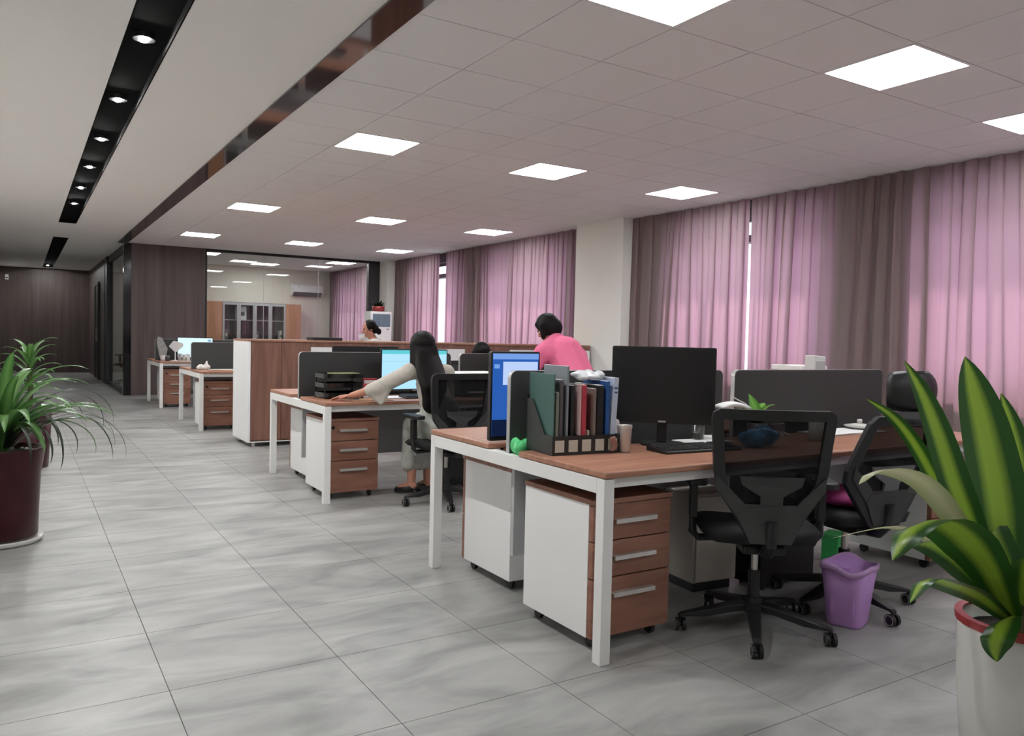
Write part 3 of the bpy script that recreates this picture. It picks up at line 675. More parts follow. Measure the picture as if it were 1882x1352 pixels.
# second desk
monitor('monitor with a pale blue screen in front of the long-haired woman', (2.85, DB + 0.50, TZ), 0.0, 0.62, 0.36, 0.215, 'scr_cyan', ui=[(0.0, 1, 0.90, 1.0, 'scr_teal'), (0.0, 1, 0.70, 0.705, 'scr_line')])
monitor('black monitor of the far half of the second desk, top edge above the divider', (2.62, DB + 1.05, TZ), PI, 0.62, 0.36, 0.225, 'screen_off')
monitor('black monitor of the hidden worker at the second desk', (4.25, DB + 1.05, TZ), PI, 0.56, 0.34, 0.20, 'screen_off')
monitor('dark monitor the woman in pink bends over', (4.05, DB + 0.52, TZ), 0.05, 0.56, 0.34, 0.20, 'screen_off')
# farthest desk
monitor('monitor with a white screen on the farthest desk', (2.53, DDY + 0.52, TZ), 0.0, 0.58, 0.36, 0.215, 'scr_white', ui=[(0.86, 0.96, 0.82, 0.92, 'scr_line')])

# ================================================================== keyboard, cups, rack on the near desk
def keyboard(label, x, y, rz):
    o = thing('keyboard', label, 'keyboard', (x, y, TZ), rz)
    MB().prism([(-0.075, 0), (0.075, 0), (0.075, 0.022), (0.055, 0.025), (-0.07, 0.014), (-0.075, 0.012)], 'x', -0.225, 0.225).build('body', 'black', o, 0.003)
    for r in range(5):
        y = -0.06 + r * 0.024; z = 0.016 + 0.0021 * r
        for c in range(18):
            if r == 0 and 4 < c < 9:
                if c == 5: box(-0.115, -0.02, y, y + 0.019, z - 0.004, z + 0.005).build('key', 'dgrey', o)
                continue
            if c in (13,): continue
            if r == 0 and c == 5: continue
            x0 = -0.215 + c * 0.0238; q = bpy.data.objects.new('key', KEY); COL.objects.link(q); q.parent = o; q.location = (x0, y, z)
    return o
kb = box(0, 0.0205, 0, 0.019, -0.004, 0.005).build('key', 'dgrey'); KEY = kb.data; bpy.data.objects.remove(kb)
keyboard('black keyboard in front of the big black monitor', 2.69, 2.665, -0.08)
keyboard('black keyboard under the hands of the long-haired woman', 2.85, DB + 0.24, 0.0)
def mouse(label, x, y, rz, m='black'):
    o = thing('mouse', label, 'mouse', (x, y, TZ), rz)
    MB().grid(lambda u, v: ((u - 0.5) * 0.058 * (1 - 0.2 * (2 * v - 1) ** 4), (v - 0.5) * 0.10, 0.002 + 0.032 * max(0, 1 - (2 * u - 1) ** 4) * max(0, (1 - (2 * v - 1) ** 4)) ** 0.7), 10, 12).build('shell', m, o, smooth=True)
    MB().cyl((-0.003, 0.022, 0.031), (0.003, 0.022, 0.031), 0.006, n=10).build('wheel', 'mgrey', o)
# steel tumbler
tb = thing('tumbler', 'brushed steel tumbler beside the file rack', 'tumbler', (2.335, 2.755, TZ))
MB().lathe([(0.026, 0), (0.028, 0.005), (0.034, 0.118), (0.034, 0.122), (0.031, 0.122), (0.026, 0.01)], 24).build('cup', 'chrome', tb, smooth=True)
MB().lathe([(0.0355, 0.112), (0.0355, 0.124), (0.031, 0.124), (0.031, 0.112)], 24, ring=True).build('rim', 'handle', tb)
pk = thing('phone_stand', 'white rounded charger standing behind the steel tumbler', 'charger', (2.38, 2.90, TZ), -0.2)
MB().prism(rrect(-0.035, 0.035, 0, 0.135, 0.015), 'y', -0.012, 0.012).build('body', 'white_panel', pk, 0.004); box(-0.04, 0.04, -0.03, 0.04, 0, 0.008).build('foot', 'white', pk, 0.002)
# drinking glass
dg_ = thing('drinking_glass', 'short clear drinking glass under the big black monitor', 'glass', (2.98, 2.93, TZ))
MB().lathe([(0.03, 0), (0.037, 0.095), (0.0345, 0.095), (0.028, 0.012)], 24).build('tumbler_wall', 'glass', dg_, smooth=True)
MB().lathe([(0.0275, 0.012), (0.030, 0.04), (0.001, 0.04)], 24).build('drink', 'dgrey', dg_)
def paper(label, x, y, w, d, rz, n=6, t=0.0008, z=TZ):
    o = thing('paper_stack', label, 'paper', (x, y, z), rz)
    r = random.Random(label)
    for k in range(n):
        s = box(-w / 2, w / 2, -d / 2, d / 2, k * t * 2, k * t * 2 + t * 1.6).build('sheet', 'paper', o); s.rotation_euler = (0, 0, r.uniform(-0.06, 0.06))
    return o
paper('white papers under the drinking glass on the near desk', 2.96, 3.00 - 0.12, 0.28, 0.14, -0.1, 4)
paper('white sheets on the right half of the near desk by the divider', 4.08, 2.86, 0.55, 0.20, 0.02, 6)
paper('white papers by the seated woman on the second desk', 2.62, DB + 0.33, 0.3, 0.21, 0.05, 4)
# white lidded dish and box beyond
pl = thing('lidded_dish', 'white lidded dish on the papers at the divider', 'dish', (4.30, 2.90, TZ + 0.0105))
MB().lathe([(0.05, 0), (0.085, 0.012), (0.09, 0.018), (0.03, 0.03), (0.001, 0.031)], 24).build('dish', 'ceramic', pl, smooth=True); MB().lathe([(0.014, 0.028), (0.016, 0.05), (0.012, 0.056), (0.001, 0.056)], 14).build('knob', 'ceramic', pl, smooth=True)
bx = thing('paper_bag', 'small white paper packet poking above the grey divider', 'packet', (4.56, 3.42, TZ), 0.15)
MB().prism([(-0.06, 0), (0.06, 0), (0.07, 0.43), (-0.08, 0.44)], 'y', -0.035, 0.035).build('packet', 'paper', bx, 0.004); box(-0.06, 0.06, -0.0365, -0.035, 0.3, 0.40).build('printed_panel', mat('print_grey', (0.5, 0.49, 0.47, 1), 0.8), bx)
b2 = thing('storage_box', 'long white box whose lid shows above the grey divider', 'box', (4.66, 3.62, TZ), 0.0)
box(-0.15, 0.12, -0.12, 0.12, 0, 0.355).build('box', 'paper', b2, 0.006); box(-0.155, 0.125, -0.125, 0.125, 0.33, 0.365).build('lid', 'white', b2, 0.004)
# small pothos plant, tissue box and bits behind the near chair
M['leaf_small'] = leaf_mat('leaf_small', (0.10, 0.30, 0.04, 1), (0.22, 0.48, 0.08, 1), (0.05, 0.4))
def leaf_mesh(pts, width, fold=0.25, prof=None, side=None, n=None):
    """strip leaf along pts; width profile; folded along the midrib"""
    pts = [Vector(p) for p in pts]; N = len(pts); mb = MB(); mb.uv = []; vs = []; fs = []
    prof = prof or (lambda t: math.sin(PI * min(1, t * 0.93 + 0.07)) ** 0.75)
    up0 = Vector((0, 0, 1)); lasts = None
    for i, p in enumerate(pts):
        d = (pts[min(i + 1, N - 1)] - pts[max(i - 1, 0)]).normalized()
        s = d.cross(up0) if side is None else Vector(side)
        s = s - d * s.dot(d)
        if s.length < 1e-3: s = lasts or Vector((1, 0, 0))
        s.normalize()
        if lasts is not None and s.dot(lasts) < 0: s = -s
        lasts = s; nrm = s.cross(d); w_ = width * prof(i / (N - 1)) * 0.5
        for k in (-2, -1, 0, 1, 2):
            vs.append(p + s * (w_ * k / 2) + nrm * (abs(k) / 2 * w_ * fold)); mb.uv.append((0.5 + k / 4, i / (N - 1)))
    for i in range(N - 1):
        for k in range(4): a = i * 5 + k; fs.append((a, a + 1, a + 6, a + 5))
    mb.add(vs, fs); return mb
def arc(p0, az, elev, length, droop, n=14, twist=0.0):
    """points of a stem that leaves p0 at elevation elev and bends down by droop radians over its length"""
    pts = [Vector(p0)]; e = elev; a = az
    for i in range(n):
        st = length / n; pts.append(pts[-1] + Vector((math.cos(a) * math.cos(e), math.sin(a) * math.cos(e), math.sin(e))) * st)
        e -= droop / n * (0.4 + 1.2 * i / n); a += twist / n
    return pts
def heart(t): return max(0.02, math.sin(PI * min(1, t ** 0.6)) ** 0.8)
sp_ = thing('potted_plant', 'small bright green potted plant behind the near office chair', 'plant', (3.32, 2.84, TZ))
MB().lathe([(0.04, 0), (0.055, 0.09), (0.05, 0.09), (0.038, 0.01)], 20).build('pot', 'ceramic', sp_, smooth=True); MB().cyl((0, 0, 0.07), (0, 0, 0.082), 0.048, n=18).build('soil', 'soil', sp_)
for k in range(9):
    a = k * 2.4; el = 0.5 + 0.25 * (k % 3)
    leaf_mesh(arc((0, 0, 0.08), a, el + 0.3, 0.10 + 0.03 * (k % 3), 1.5, 10), 0.075, 0.2, heart).build('leaf', 'leaf_small', sp_, smooth=True)
leaf_mesh(arc((0, 0, 0.08), 1.9, 1.45, 0.17, 0.6, 10), 0.07, 0.2, heart, (0.8, -0.5, 0)).build('leaf', 'leaf_small', sp_, smooth=True)
cb_ = tag(MB().tube([(3.40, DA + 0.735, 0.96), (3.50, DA + 0.73, 0.92), (3.58, DA + 0.71, 0.86), (3.60, DA + 0.58, 0.79), (3.62, DA + 0.52, 0.762)], 0.004, 8).build('cable', 'white'), 'thin white cable hanging on the grey divider', 'cable')
tx = thing('tissue_box', 'small mauve and white box behind the potted plant', 'box', (3.50, 2.90, TZ), 0.1)
box(-0.06, 0.06, -0.05, 0.05, 0, 0.075).build('carton', 'paper', tx, 0.003); box(-0.061, 0.061, -0.051, 0.051, 0.03, 0.072).build('print_band', mat('mauve_print', srgb(150, 138, 150), 0.6), tx); box(-0.055, 0.055, -0.045, 0.045, 0.075, 0.13).build('card', mat('mauve_card', srgb(168, 155, 165), 0.6), tx)
M['bluebag'] = mat('blue_plastic', (0.05, 0.22, 0.42, 1), 0.25, var=0.5, scale=25)
bg_ = MB()
rr = random.Random(4)
for k in range(14): bg_.ell((rr.uniform(-0.07, 0.07), rr.uniform(-0.05, 0.05), 0.045 + rr.uniform(-0.01, 0.03)), rr.uniform(0.03, 0.06), rr.uniform(0.03, 0.05), rr.uniform(0.025, 0.045), 10, 6)
bo = blob(bg_, 0.008, 2, 'plastic_bag', 'bluebag'); bo.location = (3.09, 2.64, TZ); tag(bo, 'crumpled blue plastic bag seen through the near chair mesh', 'bag')
mg = thing('mug', 'white mug seen through the near chair mesh', 'mug', (3.60, 2.68, TZ), 0.3)
MB().lathe([(0.036, 0), (0.04, 0.005), (0.04, 0.095), (0.036, 0.095), (0.035, 0.01)], 24).build('cup', 'ceramic', mg, smooth=True); MB().tube([(0.038, 0, 0.075), (0.065, 0, 0.072), (0.07, 0, 0.045), (0.06, 0, 0.025), (0.038, 0, 0.022)], 0.006, 8).build('handle', 'ceramic', mg, smooth=True)
lp = thing('desk_lamp', 'white curved desk lamp between the big monitor and the grey divider', 'lamp', (3.10, 2.94, TZ), 0.0)
MB().cyl((0, 0, 0), (0, 0, 0.015), 0.055, n=20).build('base', 'white', lp, 0.003); MB().tube([(0, 0, 0.015), (0, 0, 0.11), (0.01, 0, 0.14), (0.05, -0.02, 0.165)], 0.008, 10).build('arm', 'white', lp, smooth=True)
MB().grid(lambda u, v: ((v * 0.16), (u - 0.5) * 0.075 - 0.02 - 0.05 * v, 0.172 + 0.02 * math.sin(PI * v) - 0.01 * (2 * u - 1) ** 2), 8, 10).build('lamp_head', 'white', lp, smooth=True, solid=0.018)

# ------------------------------------------------------------------ file rack and what stands in it
RX, RY, RRZ = 1.955, 2.785, -0.09
fr_ = thing('file_rack', 'black five-slot file rack with cream labels on the near desk', 'file rack', (RX, RY, TZ), RRZ)
RW, RD = 0.345, 0.235; sw_ = RW / 5
for k in range(6):
    x = k * sw_; e = 0.003
    prof = [(0, 0), (RD, 0), (RD, 0.235), (RD - 0.045, 0.235), (0.07, 0.085), (0.0, 0.085)]
    MB().prism([(a, b) for a, b in prof], 'x', x - e / 2 + 0.0015, x + e / 2 + 0.0015).build('side_panel' if k in (0, 5) else 'partition', 'dgrey' if k == 0 else 'black', fr_)
box(0, RW + 0.003, 0, RD, 0, 0.004).build('bottom', 'black', fr_); box(0, RW + 0.003, RD, RD + 0.003, 0, 0.255).build('back', 'black', fr_); box(0, RW + 0.003, -0.003, 0, 0, 0.085).build('front', 'black', fr_)
M['cream_card'] = mat('cream_card', (0.52, 0.50, 0.43, 1), 0.8)
for k in range(5): box(k * sw_ + 0.013, (k + 1) * sw_ - 0.010, -0.0045, -0.003, 0.014, 0.066).build('label_card', 'cream_card', fr_)
def infolder(label, name, cat, slot, off, t, h, d, col, y0=0.012, lean=0.0, rough=0.5, extra=None, leany=0.0):
    m = mat('cover_%s_%d_%d' % (name, slot, int(off * 1000)), col, rough)
    o = thing(name, label, cat, Vector((RX, RY, TZ + 0.005)) + Matrix.Rotation(RRZ, 3, 'Z') @ Vector((slot * sw_ + off, y0, 0)), RRZ, 'folders in the black rack')
    o.rotation_euler = (leany, lean, RRZ)
    box(0, t, 0, d, 0, h).build('cover', m, o, min(0.002, t * 0.3))
    if t > 0.006: box(0.0015, t - 0.0015, 0.004, d - 0.002, 0.003, h + 0.0008).build('pages', 'paper' if extra is None else extra, o)
    return o
infolder('teal folder in the leftmost slot of the black rack', 'folder', 'folder', 0, 0.010, 0.006, 0.350, 0.225, srgb(62, 96, 90))
infolder('pale green booklet beside the teal folder', 'booklet', 'book', 0, 0.024, 0.014, 0.27, 0.20, srgb(120, 124, 112), 0.012)
infolder('dark mauve folder beside the pale green booklet', 'folder', 'folder', 0, 0.045, 0.018, 0.325, 0.21, srgb(84, 80, 84), 0.02)
infolder('tall grey plastic folder sticking out of the rack', 'folder', 'folder', 1, 0.012, 0.010, 0.385, 0.215, srgb(128, 134, 140), 0.02)
infolder('black folder beside the tall grey one', 'folder', 'folder', 1, 0.035, 0.016, 0.30, 0.21, srgb(24, 24, 28), 0.02)
infolder('white slim book next to the red one in the rack', 'book', 'book', 2, 0.004, 0.010, 0.305, 0.19, srgb(206, 176, 176), 0.012)
infolder('red book in the middle of the black rack', 'book', 'book', 2, 0.016, 0.024, 0.302, 0.19, srgb(176, 58, 74), 0.010)
infolder('thin cream notebook low beside the red book', 'notebook', 'notebook', 2, 0.046, 0.010, 0.10, 0.15, srgb(170, 165, 140), 0.006)
infolder('grey-brown notebook right of the red book', 'notebook', 'notebook', 3, 0.006, 0.016, 0.285, 0.20, srgb(118, 106, 100), 0.010)
infolder('thick black ring binder in the rack', 'ring_binder', 'binder', 3, 0.027, 0.034, 0.30, 0.205, srgb(18, 18, 22), 0.010)
infolder('bright blue folder near the right side of the rack', 'folder', 'folder', 4, 0.006, 0.020, 0.318, 0.20, srgb(36, 84, 150), 0.012)
wb = infolder('white and pale blue binder at the right side of the rack', 'ring_binder', 'binder', 4, 0.030, 0.026, 0.335, 0.19, srgb(186, 200, 220), 0.010, lean=0.05)
box(0.004, 0.022, -0.0018, -0.001, 0.285, 0.292).box(0.006, 0.020, -0.0018, -0.001, 0.265, 0.272).build('spine_print', mat('blue_print', srgb(40, 60, 110), 0.6), wb)
bn = thing('notebook', 'dark red notebook standing behind the rack end', 'notebook', (RX + 0.355, RY + 0.16, TZ), -0.15)
box(0, 0.016, 0, 0.17, 0, 0.31).build('cover', mat('dark_red_cover', srgb(92, 42, 42), 0.5), bn, 0.002); box(0.002, 0.014, -0.001, 0.168, 0.003, 0.311).build('pages', 'paper', bn)
pb = MB(); rr = random.Random(9)
for k in range(16): pb.ell((rr.uniform(-0.06, 0.08), rr.uniform(-0.04, 0.04), rr.uniform(-0.004, 0.02)), rr.uniform(0.02, 0.045), rr.uniform(0.02, 0.04), rr.uniform(0.012, 0.022), 10, 6)
po = blob(pb, 0.006, 1, 'plastic_bag', mat('clear_plastic', (0.62, 0.64, 0.66, 1), 0.25, var=0.2, scale=40)); po.location = (RX + 0.235, RY + 0.10, TZ + 0.338); tag(po, 'crumpled clear plastic bag lying on top of the books in the rack', 'bag')
# paper flag stuck on the rack front
tag(MB().grid(lambda u, v: (RX + 0.285 + 0.035 * u + 0.01 * math.sin(5 * v), RY - 0.045 - 0.012 * math.sin(6 * u) - 0.01 * v, TZ + 0.012 + 0.065 * v), 6, 6).build('ribbon', mat('brown_ribbon', srgb(160, 120, 110), 0.5), None, smooth=True, solid=0.002), 'brown and white ribbon hanging over the rack front', 'ribbon')
gb = MB(); rr = random.Random(2)
for k in range(12): gb.ell((rr.uniform(-0.05, 0.05), rr.uniform(-0.03, 0.03), 0.03 + rr.uniform(-0.005, 0.02)), rr.uniform(0.02, 0.035), rr.uniform(0.015, 0.03), rr.uniform(0.02, 0.04), 10, 6)
go = blob(gb, 0.006, 1, 'plastic_bag', mat('green_bag', (0.10, 0.62, 0.22, 1), 0.35, var=0.3, scale=30)); go.location = (1.965, 3.05, 0.72); tag(go, 'crumpled bright green bag in the desk gap beside the file rack', 'bag')

# ================================================================== second desk clutter
tr = thing('desk_organiser', 'black stacking letter tray on the second desk, left of the milk cartons', 'organiser', (2.16, DB + 0.44, TZ), 0.05)
for k in range(3):
    z = 0.012 + k * 0.075
    MB().prism(rrect(-0.16, 0.16, -0.12, 0.12, 0.03), 'z', z, z + 0.006).build('shelf', 'blackgloss', tr); MB().ring(rrect(-0.165, 0.165, -0.125, 0.125, 0.035), rrect(-0.158, 0.158, -0.118, 0.118, 0.03), 'z', z, z + 0.035).build('rim', 'blackgloss', tr)
for sx_ in (-1, 1):
    for s2 in (-1, 1): MB().cyl((sx_ * 0.155, s2 * 0.1, 0), (sx_ * 0.155, s2 * 0.1, 0.20), 0.007, n=8).build('post', 'blackgloss', tr)
nb = tag(box(-0.11, 0.11, -0.07, 0.07, 0, 0.03).xf((2.19, DB + 0.42, TZ + 0.169), 0.1).build('notebook', mat('olive_cover', srgb(140, 136, 92), 0.6, var=0.3, scale=30), None, 0.003), 'olive notebook on top of the black letter tray', 'notebook')
M['carton_red'] = mat('carton_red', srgb(150, 40, 46), 0.5)
for k in range(4):
    o = thing('milk_carton', ('leftmost milk carton beside the black letter tray', 'second milk carton from the black letter tray', 'third milk carton from the black letter tray', 'milk carton nearest the pale blue monitor')[k], 'carton', (2.365 + k * 0.042, DB + 0.40 + 0.01 * (k % 2), TZ), 0.06 * k, 'small milk cartons on the second desk')
    box(-0.019, 0.019, -0.019, 0.019, 0, 0.085).build('carton', 'paper', o, 0.002); MB().prism([(-0.019, 0.085), (0.019, 0.085), (0.0, 0.112)], 'x', -0.019, 0.019).build('gable', 'carton_red', o)
    MB().ell((0, -0.0195, 0.045), 0.011, 0.002, 0.016, 10, 6).build('printed_heart', 'dgrey', o)
rb = thing('snack_box', 'red and white snack box behind the milk cartons', 'box', (2.44, DB + 0.50, TZ), 0.0)
box(-0.06, 0.06, -0.025, 0.025, 0, 0.15).build('box', 'carton_red', rb, 0.002); box(-0.055, 0.055, -0.0262, -0.025, 0.10, 0.135).build('printed_band', 'paper', rb)
tag(box(-0.17, 0.17, -0.11, 0.11, 0, 0.004).xf((2.30, DB + 0.17, TZ)).build('desk_mat', mat('brown_mat', srgb(150, 112, 84), 0.7), None), 'tan desk mat under the hand of the long-haired woman', 'desk mat')
mouse('dark mouse under the hand of the long-haired woman', 2.19, DB + 0.20, 1.2, 'dgrey')
pr = thing('printer', 'white and black printer on the second desk beyond the mesh chair', 'printer', (3.36, DB + 0.38, TZ), 0.0)
MB().prism(rrect(-0.21, 0.21, 0.0, 0.15, 0.02), 'y', -0.15, 0.15).build('body', 'dgrey', pr, 0.004); MB().prism(rrect(-0.22, 0.22, 0.15, 0.205, 0.02), 'y', -0.16, 0.16).build('lid', 'white', pr, 0.006)
box(-0.20, 0.20, -0.165, -0.15, 0.155, 0.185).build('control_panel', 'black', pr); MB().cyl((0.165, -0.172, 0.172), (0.165, -0.16, 0.172), 0.012, n=12).build('button', 'chrome', pr); box(-0.14, 0.14, -0.20, -0.15, 0.035, 0.045).build('paper_tray', 'white', pr)
cu = thing('paper_cup', 'white paper cup on top of the cabinet row', 'cup', (3.44, CBY + 0.10, CBH + 0.022)); MB().lathe([(0.026, 0), (0.036, 0.085), (0.033, 0.085), (0.024, 0.005)], 18).build('cup', 'paper', cu, smooth=True); MB().lathe([(0.035, 0.083), (0.038, 0.083), (0.038, 0.088), (0.035, 0.088)], 18, ring=True).build('rim', 'paper', cu)

# ================================================================== third and farthest desk clutter
tw = MB(); rr = random.Random(3)
for k in range(7): tw.ell((rr.uniform(-0.06, 0.06), rr.uniform(-0.03, 0.03), 0.02 + rr.uniform(0, 0.03)), 0.04, 0.03, 0.03, 10, 6)
tw.cap((0.02, 0, 0.03), (0.03, 0, 0.11), 0.03, 0.012)
to = blob(tw, 0.01, 1, 'tissue', 'paper'); to.location = (2.03, DC + 0.40, TZ); tag(to, 'crumpled white tissue on the third desk by the divider', 'tissue')
rr = random.Random(12)
fan = thing('bunch_of_papers', 'grey patterned paper fan standing at the left end of the farthest desk', 'paper fan', (1.99, DDY + 0.44, TZ), 0.1)
MB().prism([(-0.02, 0), (0.05, 0.0), (0.09, 0.20), (0.0, 0.38), (-0.06, 0.40), (-0.08, 0.30)], 'y', -0.01, 0.01).build('sheet', mat('grey_print', (0.32, 0.31, 0.30, 1), 0.7, var=0.5, scale=30), fan); box(-0.05, 0.07, -0.04, 0.04, 0, 0.02).build('holder', 'black', fan)
fan2 = thing('paper_lantern', 'white folded paper shade on a thin stem on the farthest desk', 'paper shade', (2.19, DDY + 0.38, TZ), 0.0)
MB().prism([(-0.10, 0.24), (-0.01, 0.15), (0.02, 0.15), (0.12, 0.24), (0.12, 0.29), (0.0, 0.33), (-0.03, 0.33)], 'y', -0.02, 0.02).build('shade', 'paper', fan2, 0.004); MB().cyl((0, 0, 0), (0, 0, 0.16), 0.008, n=8).build('stem', 'white', fan2); MB().cyl((0, 0, 0), (0, 0, 0.01), 0.04, n=14).build('base', 'white', fan2)
for k, (x, h, r, l, m) in enumerate(((1.99, 0.09, 0.035, 'round white cup at the left end of the farthest desk', 'ceramic'), (2.06, 0.08, 0.035, 'dark and white cup second from the left on the farthest desk', 'dgrey'), (2.25, 0.12, 0.03, 'patterned jar in the middle of the farthest desk clutter', 'grey_print'), (2.32, 0.10, 0.028, 'pinkish jar beside the patterned jar on the farthest desk', 'cream_card'), (2.38, 0.11, 0.028, 'white bottle beside the white screen on the farthest desk', 'ceramic'))):
    mm = M[m] if m in M else bpy.data.materials[m]
    o = thing('cup' if k < 2 else 'jar', l, 'cup' if k < 2 else 'jar', (x, DDY + 0.30 + 0.02 * (k % 2), TZ), 0, 'small vessels on the farthest desk')
    MB().lathe([(r * 0.8, 0), (r, 0.012), (r, h), (r * 0.85, h), (r * 0.8, h - 0.02)], 16).build('body', mm, o, smooth=True); MB().lathe([(r * 0.86, h - 0.004), (r * 1.04, h - 0.004), (r * 1.04, h + 0.004), (r * 0.86, h + 0.004)], 16, ring=True).build('rim', 'ceramic', o)
paper('white paper strip lying along the farthest desk', 2.35, DDY + 0.16, 0.5, 0.18, 0.0, 3)
paper('white papers on the third desk along the divider', 2.30, DC + 0.48, 0.42, 0.14, 0.0, 3)

# ================================================================== lilac waste bin, green box
wbn = thing('waste_bin', 'lilac plastic waste bin beside the near office chair', 'bin', (3.215, 2.19, 0), 0.35)
def binp(t, z): return 0.094 + 0.036 * t
mb = MB(); n = 40; prof = [(0, 0.0), (0, 0.012), (0.5, 0.15), (1.0, 0.29), (1.0, 0.30)]
def rimw(a): return 0.010 * math.sin(3 * a + 0.6) + 0.006 * math.sin(5 * a)
def binpt(t, z, a, k=1.0):
    x, y = math.cos(a), math.sin(a); q = 1 / ((abs(x) ** 4 + abs(y) ** 4) ** 0.25); r = (0.086 + 0.031 * t) * k
    return (r * q * x * 1.08, r * q * y * 0.92, z + (rimw(a) if z > 0.24 else 0))
rows = [(0.0, 0.0, 0.96), (0.0, 0.012, 1), (0.5, 0.15, 1), (1.0, 0.266, 1), (1.0, 0.266, 0.955), (0.5, 0.15, 0.95), (0.02, 0.014, 0.94)]
vs = [binpt(t, z, 2 * PI * i / n, k) for t, z, k in rows for i in range(n)]
mb.add(vs, [(j * n + i, j * n + (i + 1) % n, (j + 1) * n + (i + 1) % n, (j + 1) * n + i) for j in range(len(rows) - 1) for i in range(n)] + [tuple(range(n - 1, -1, -1)), tuple(range((len(rows) - 1) * n, len(rows) * n))])
mb.build('bin_body', 'lilac', wbn, smooth=True)
rm = MB(); vs = [binpt(1.0, z, 2 * PI * i / n, k) for z, k in ((0.252, 1.005), (0.252, 1.05), (0.274, 1.06), (0.277, 0.955), (0.259, 0.955)) for i in range(n)]
rm.add(vs, [(j * n + i, j * n + (i + 1) % n, ((j + 1) % 5) * n + (i + 1) % n, ((j + 1) % 5) * n + i) for j in range(5) for i in range(n)])
rm.build('rim', mat('pale_lilac', srgb(186, 148, 196), 0.4), wbn, smooth=True)
for sx_ in (-1, 1):
    for s2 in (-0.5, 0.5): box(sx_ * 0.108 - 0.004, sx_ * 0.108 + 0.004, s2 * 0.08 - 0.012, s2 * 0.08 + 0.012, 0.06, 0.22).map(lambda x, y, z: (x * (0.90 + 0.75 * (z - 0.06)), y, z)).build('moulded_rib', 'lilac', wbn, 0.004)
gbx = thing('green_box', 'small green box on the floor under the headrest chair', 'box', (4.04, 2.86, 0), 0.3)
box(-0.07, 0.07, -0.05, 0.05, 0, 0.16).build('box', 'green', gbx, 0.008); box(-0.074, 0.074, -0.054, 0.054, 0.15, 0.17).build('lid', 'green', gbx, 0.005)

# ================================================================== back room: bookcase, air conditioner
BX0, BY = 3.80, 20.12
bc = thing('glass_bookcase', 'wide cupboard with grey framed glass doors behind the glass partition', 'bookcase', (BX0, BY, 0))
box(0, 0.38, 0.0, 0.46, 0.0, 2.0).build('side_door', 'tan', bc, 0.004); box(1.92, 2.32, 0.0, 0.46, 0.0, 2.0).build('side_door', 'tan', bc, 0.004)
box(0.38, 1.92, 0.42, 0.46, 0, 2.0).box(0.38, 1.92, 0.02, 0.42, 1.96, 2.0).box(0.38, 1.92, 0.02, 0.42, 0, 0.06).build('carcass', 'dgrey', bc)
for z in (0.75, 1.05, 1.55): box(0.39, 1.91, 0.04, 0.41, z, z + 0.02).build('shelf', 'alu', bc)
dwid = 1.54 / 4
for k in range(4):
    x0 = 0.38 + k * dwid; o = MB().ring([(x0 + 0.002, 0.06), (x0 + dwid - 0.002, 0.06), (x0 + dwid - 0.002, 1.99), (x0 + 0.002, 1.99)], [(x0 + 0.045, 0.12), (x0 + dwid - 0.045, 0.12), (x0 + dwid - 0.045, 1.93), (x0 + 0.045, 1.93)], 'y', -0.018, 0.008).build('glass_door', 'alu', bc)
    box(x0 + 0.045, x0 + dwid - 0.045, -0.006, -0.002, 0.12, 1.93).build('pane', 'glass', o)
for k, (x, z, w_, h, l, m) in enumerate(((0.86, 1.57, 0.24, 0.33, 'white document box on the top shelf of the glass cupboard', 'paper'), (1.24, 1.07, 0.10, 0.22, 'grey file box in the third door of the glass cupboard', 'mgrey'), (1.84, 1.07, 0.05, 0.25, 'narrow white bottle box in the last door of the glass cupboard', 'paper'), (0.50, 1.07, 0.09, 0.26, 'grey trophy box in the first door of the glass cupboard', 'mgrey'), (0.80, 0.77, 0.22, 0.14, 'low dark case in the second door of the glass cupboard', 'dgrey'))):
    o = thing('storage_box', l, 'box', (BX0 + x, BY + 0.12, z)); box(-w_ / 2, w_ / 2, 0, 0.2, 0, h).build('box', m, o, 0.004); box(-w_ * 0.3, w_ * 0.3, -0.003, 0, h * 0.3, h * 0.6).build('label_card', 'cream_card' if m != 'paper' else 'mgrey', o)
ac = thing('wall_air_conditioner', 'white wall-mounted air conditioner behind the glass partition', 'air conditioner', (5.97, 20.6, 2.24))
MB().prism([(0, 0.0), (0, 0.31), (-0.17, 0.31), (-0.215, 0.27), (-0.215, 0.10), (-0.12, 0.0)], 'x', 0, 0.82).build('housing', 'white', ac, 0.008)
MB().prism([(-0.222, 0.10), (-0.216, 0.10), (-0.118, -0.006), (-0.124, -0.01)], 'x', 0.04, 0.78).build('air_flap', 'mgrey', ac); box(0.16, 0.17, -0.218, -0.215, 0.22, 0.27).build('badge', 'mgrey', ac)
# standing air conditioner by the far corner column
sa = thing('standing_air_conditioner', 'tall white standing air conditioner in the far corner by the curtain', 'air conditioner', (6.20, 15.55, 0))
box(0, 0.48, 0, 0.36, 0, 1.76).build('cabinet', 'white', sa, 0.012)
gr = box(0.05, 0.44, -0.006, 0.0, 1.44, 1.71).build('outlet_grille', mat('grille_blue', srgb(112, 132, 148), 0.5), sa)
for k in range(6): box(0.06, 0.43, -0.012, -0.006, 1.46 + k * 0.042, 1.465 + k * 0.042).build('louvre', 'mgrey', gr)
box(0.243, 0.247, -0.014, -0.006, 1.44, 1.71).build('centre_bar', 'alu', gr); box(0.36, 0.42, -0.003, 0, 1.385, 1.405).build('badge', 'mgrey', sa); box(0.04, 0.44, -0.004, 0, 0.1, 0.7).build('intake_panel', 'white_panel', sa)
ap = thing('potted_plant', 'small dark plant in a red pot on the standing air conditioner', 'plant', (6.44, 15.72, 1.76))
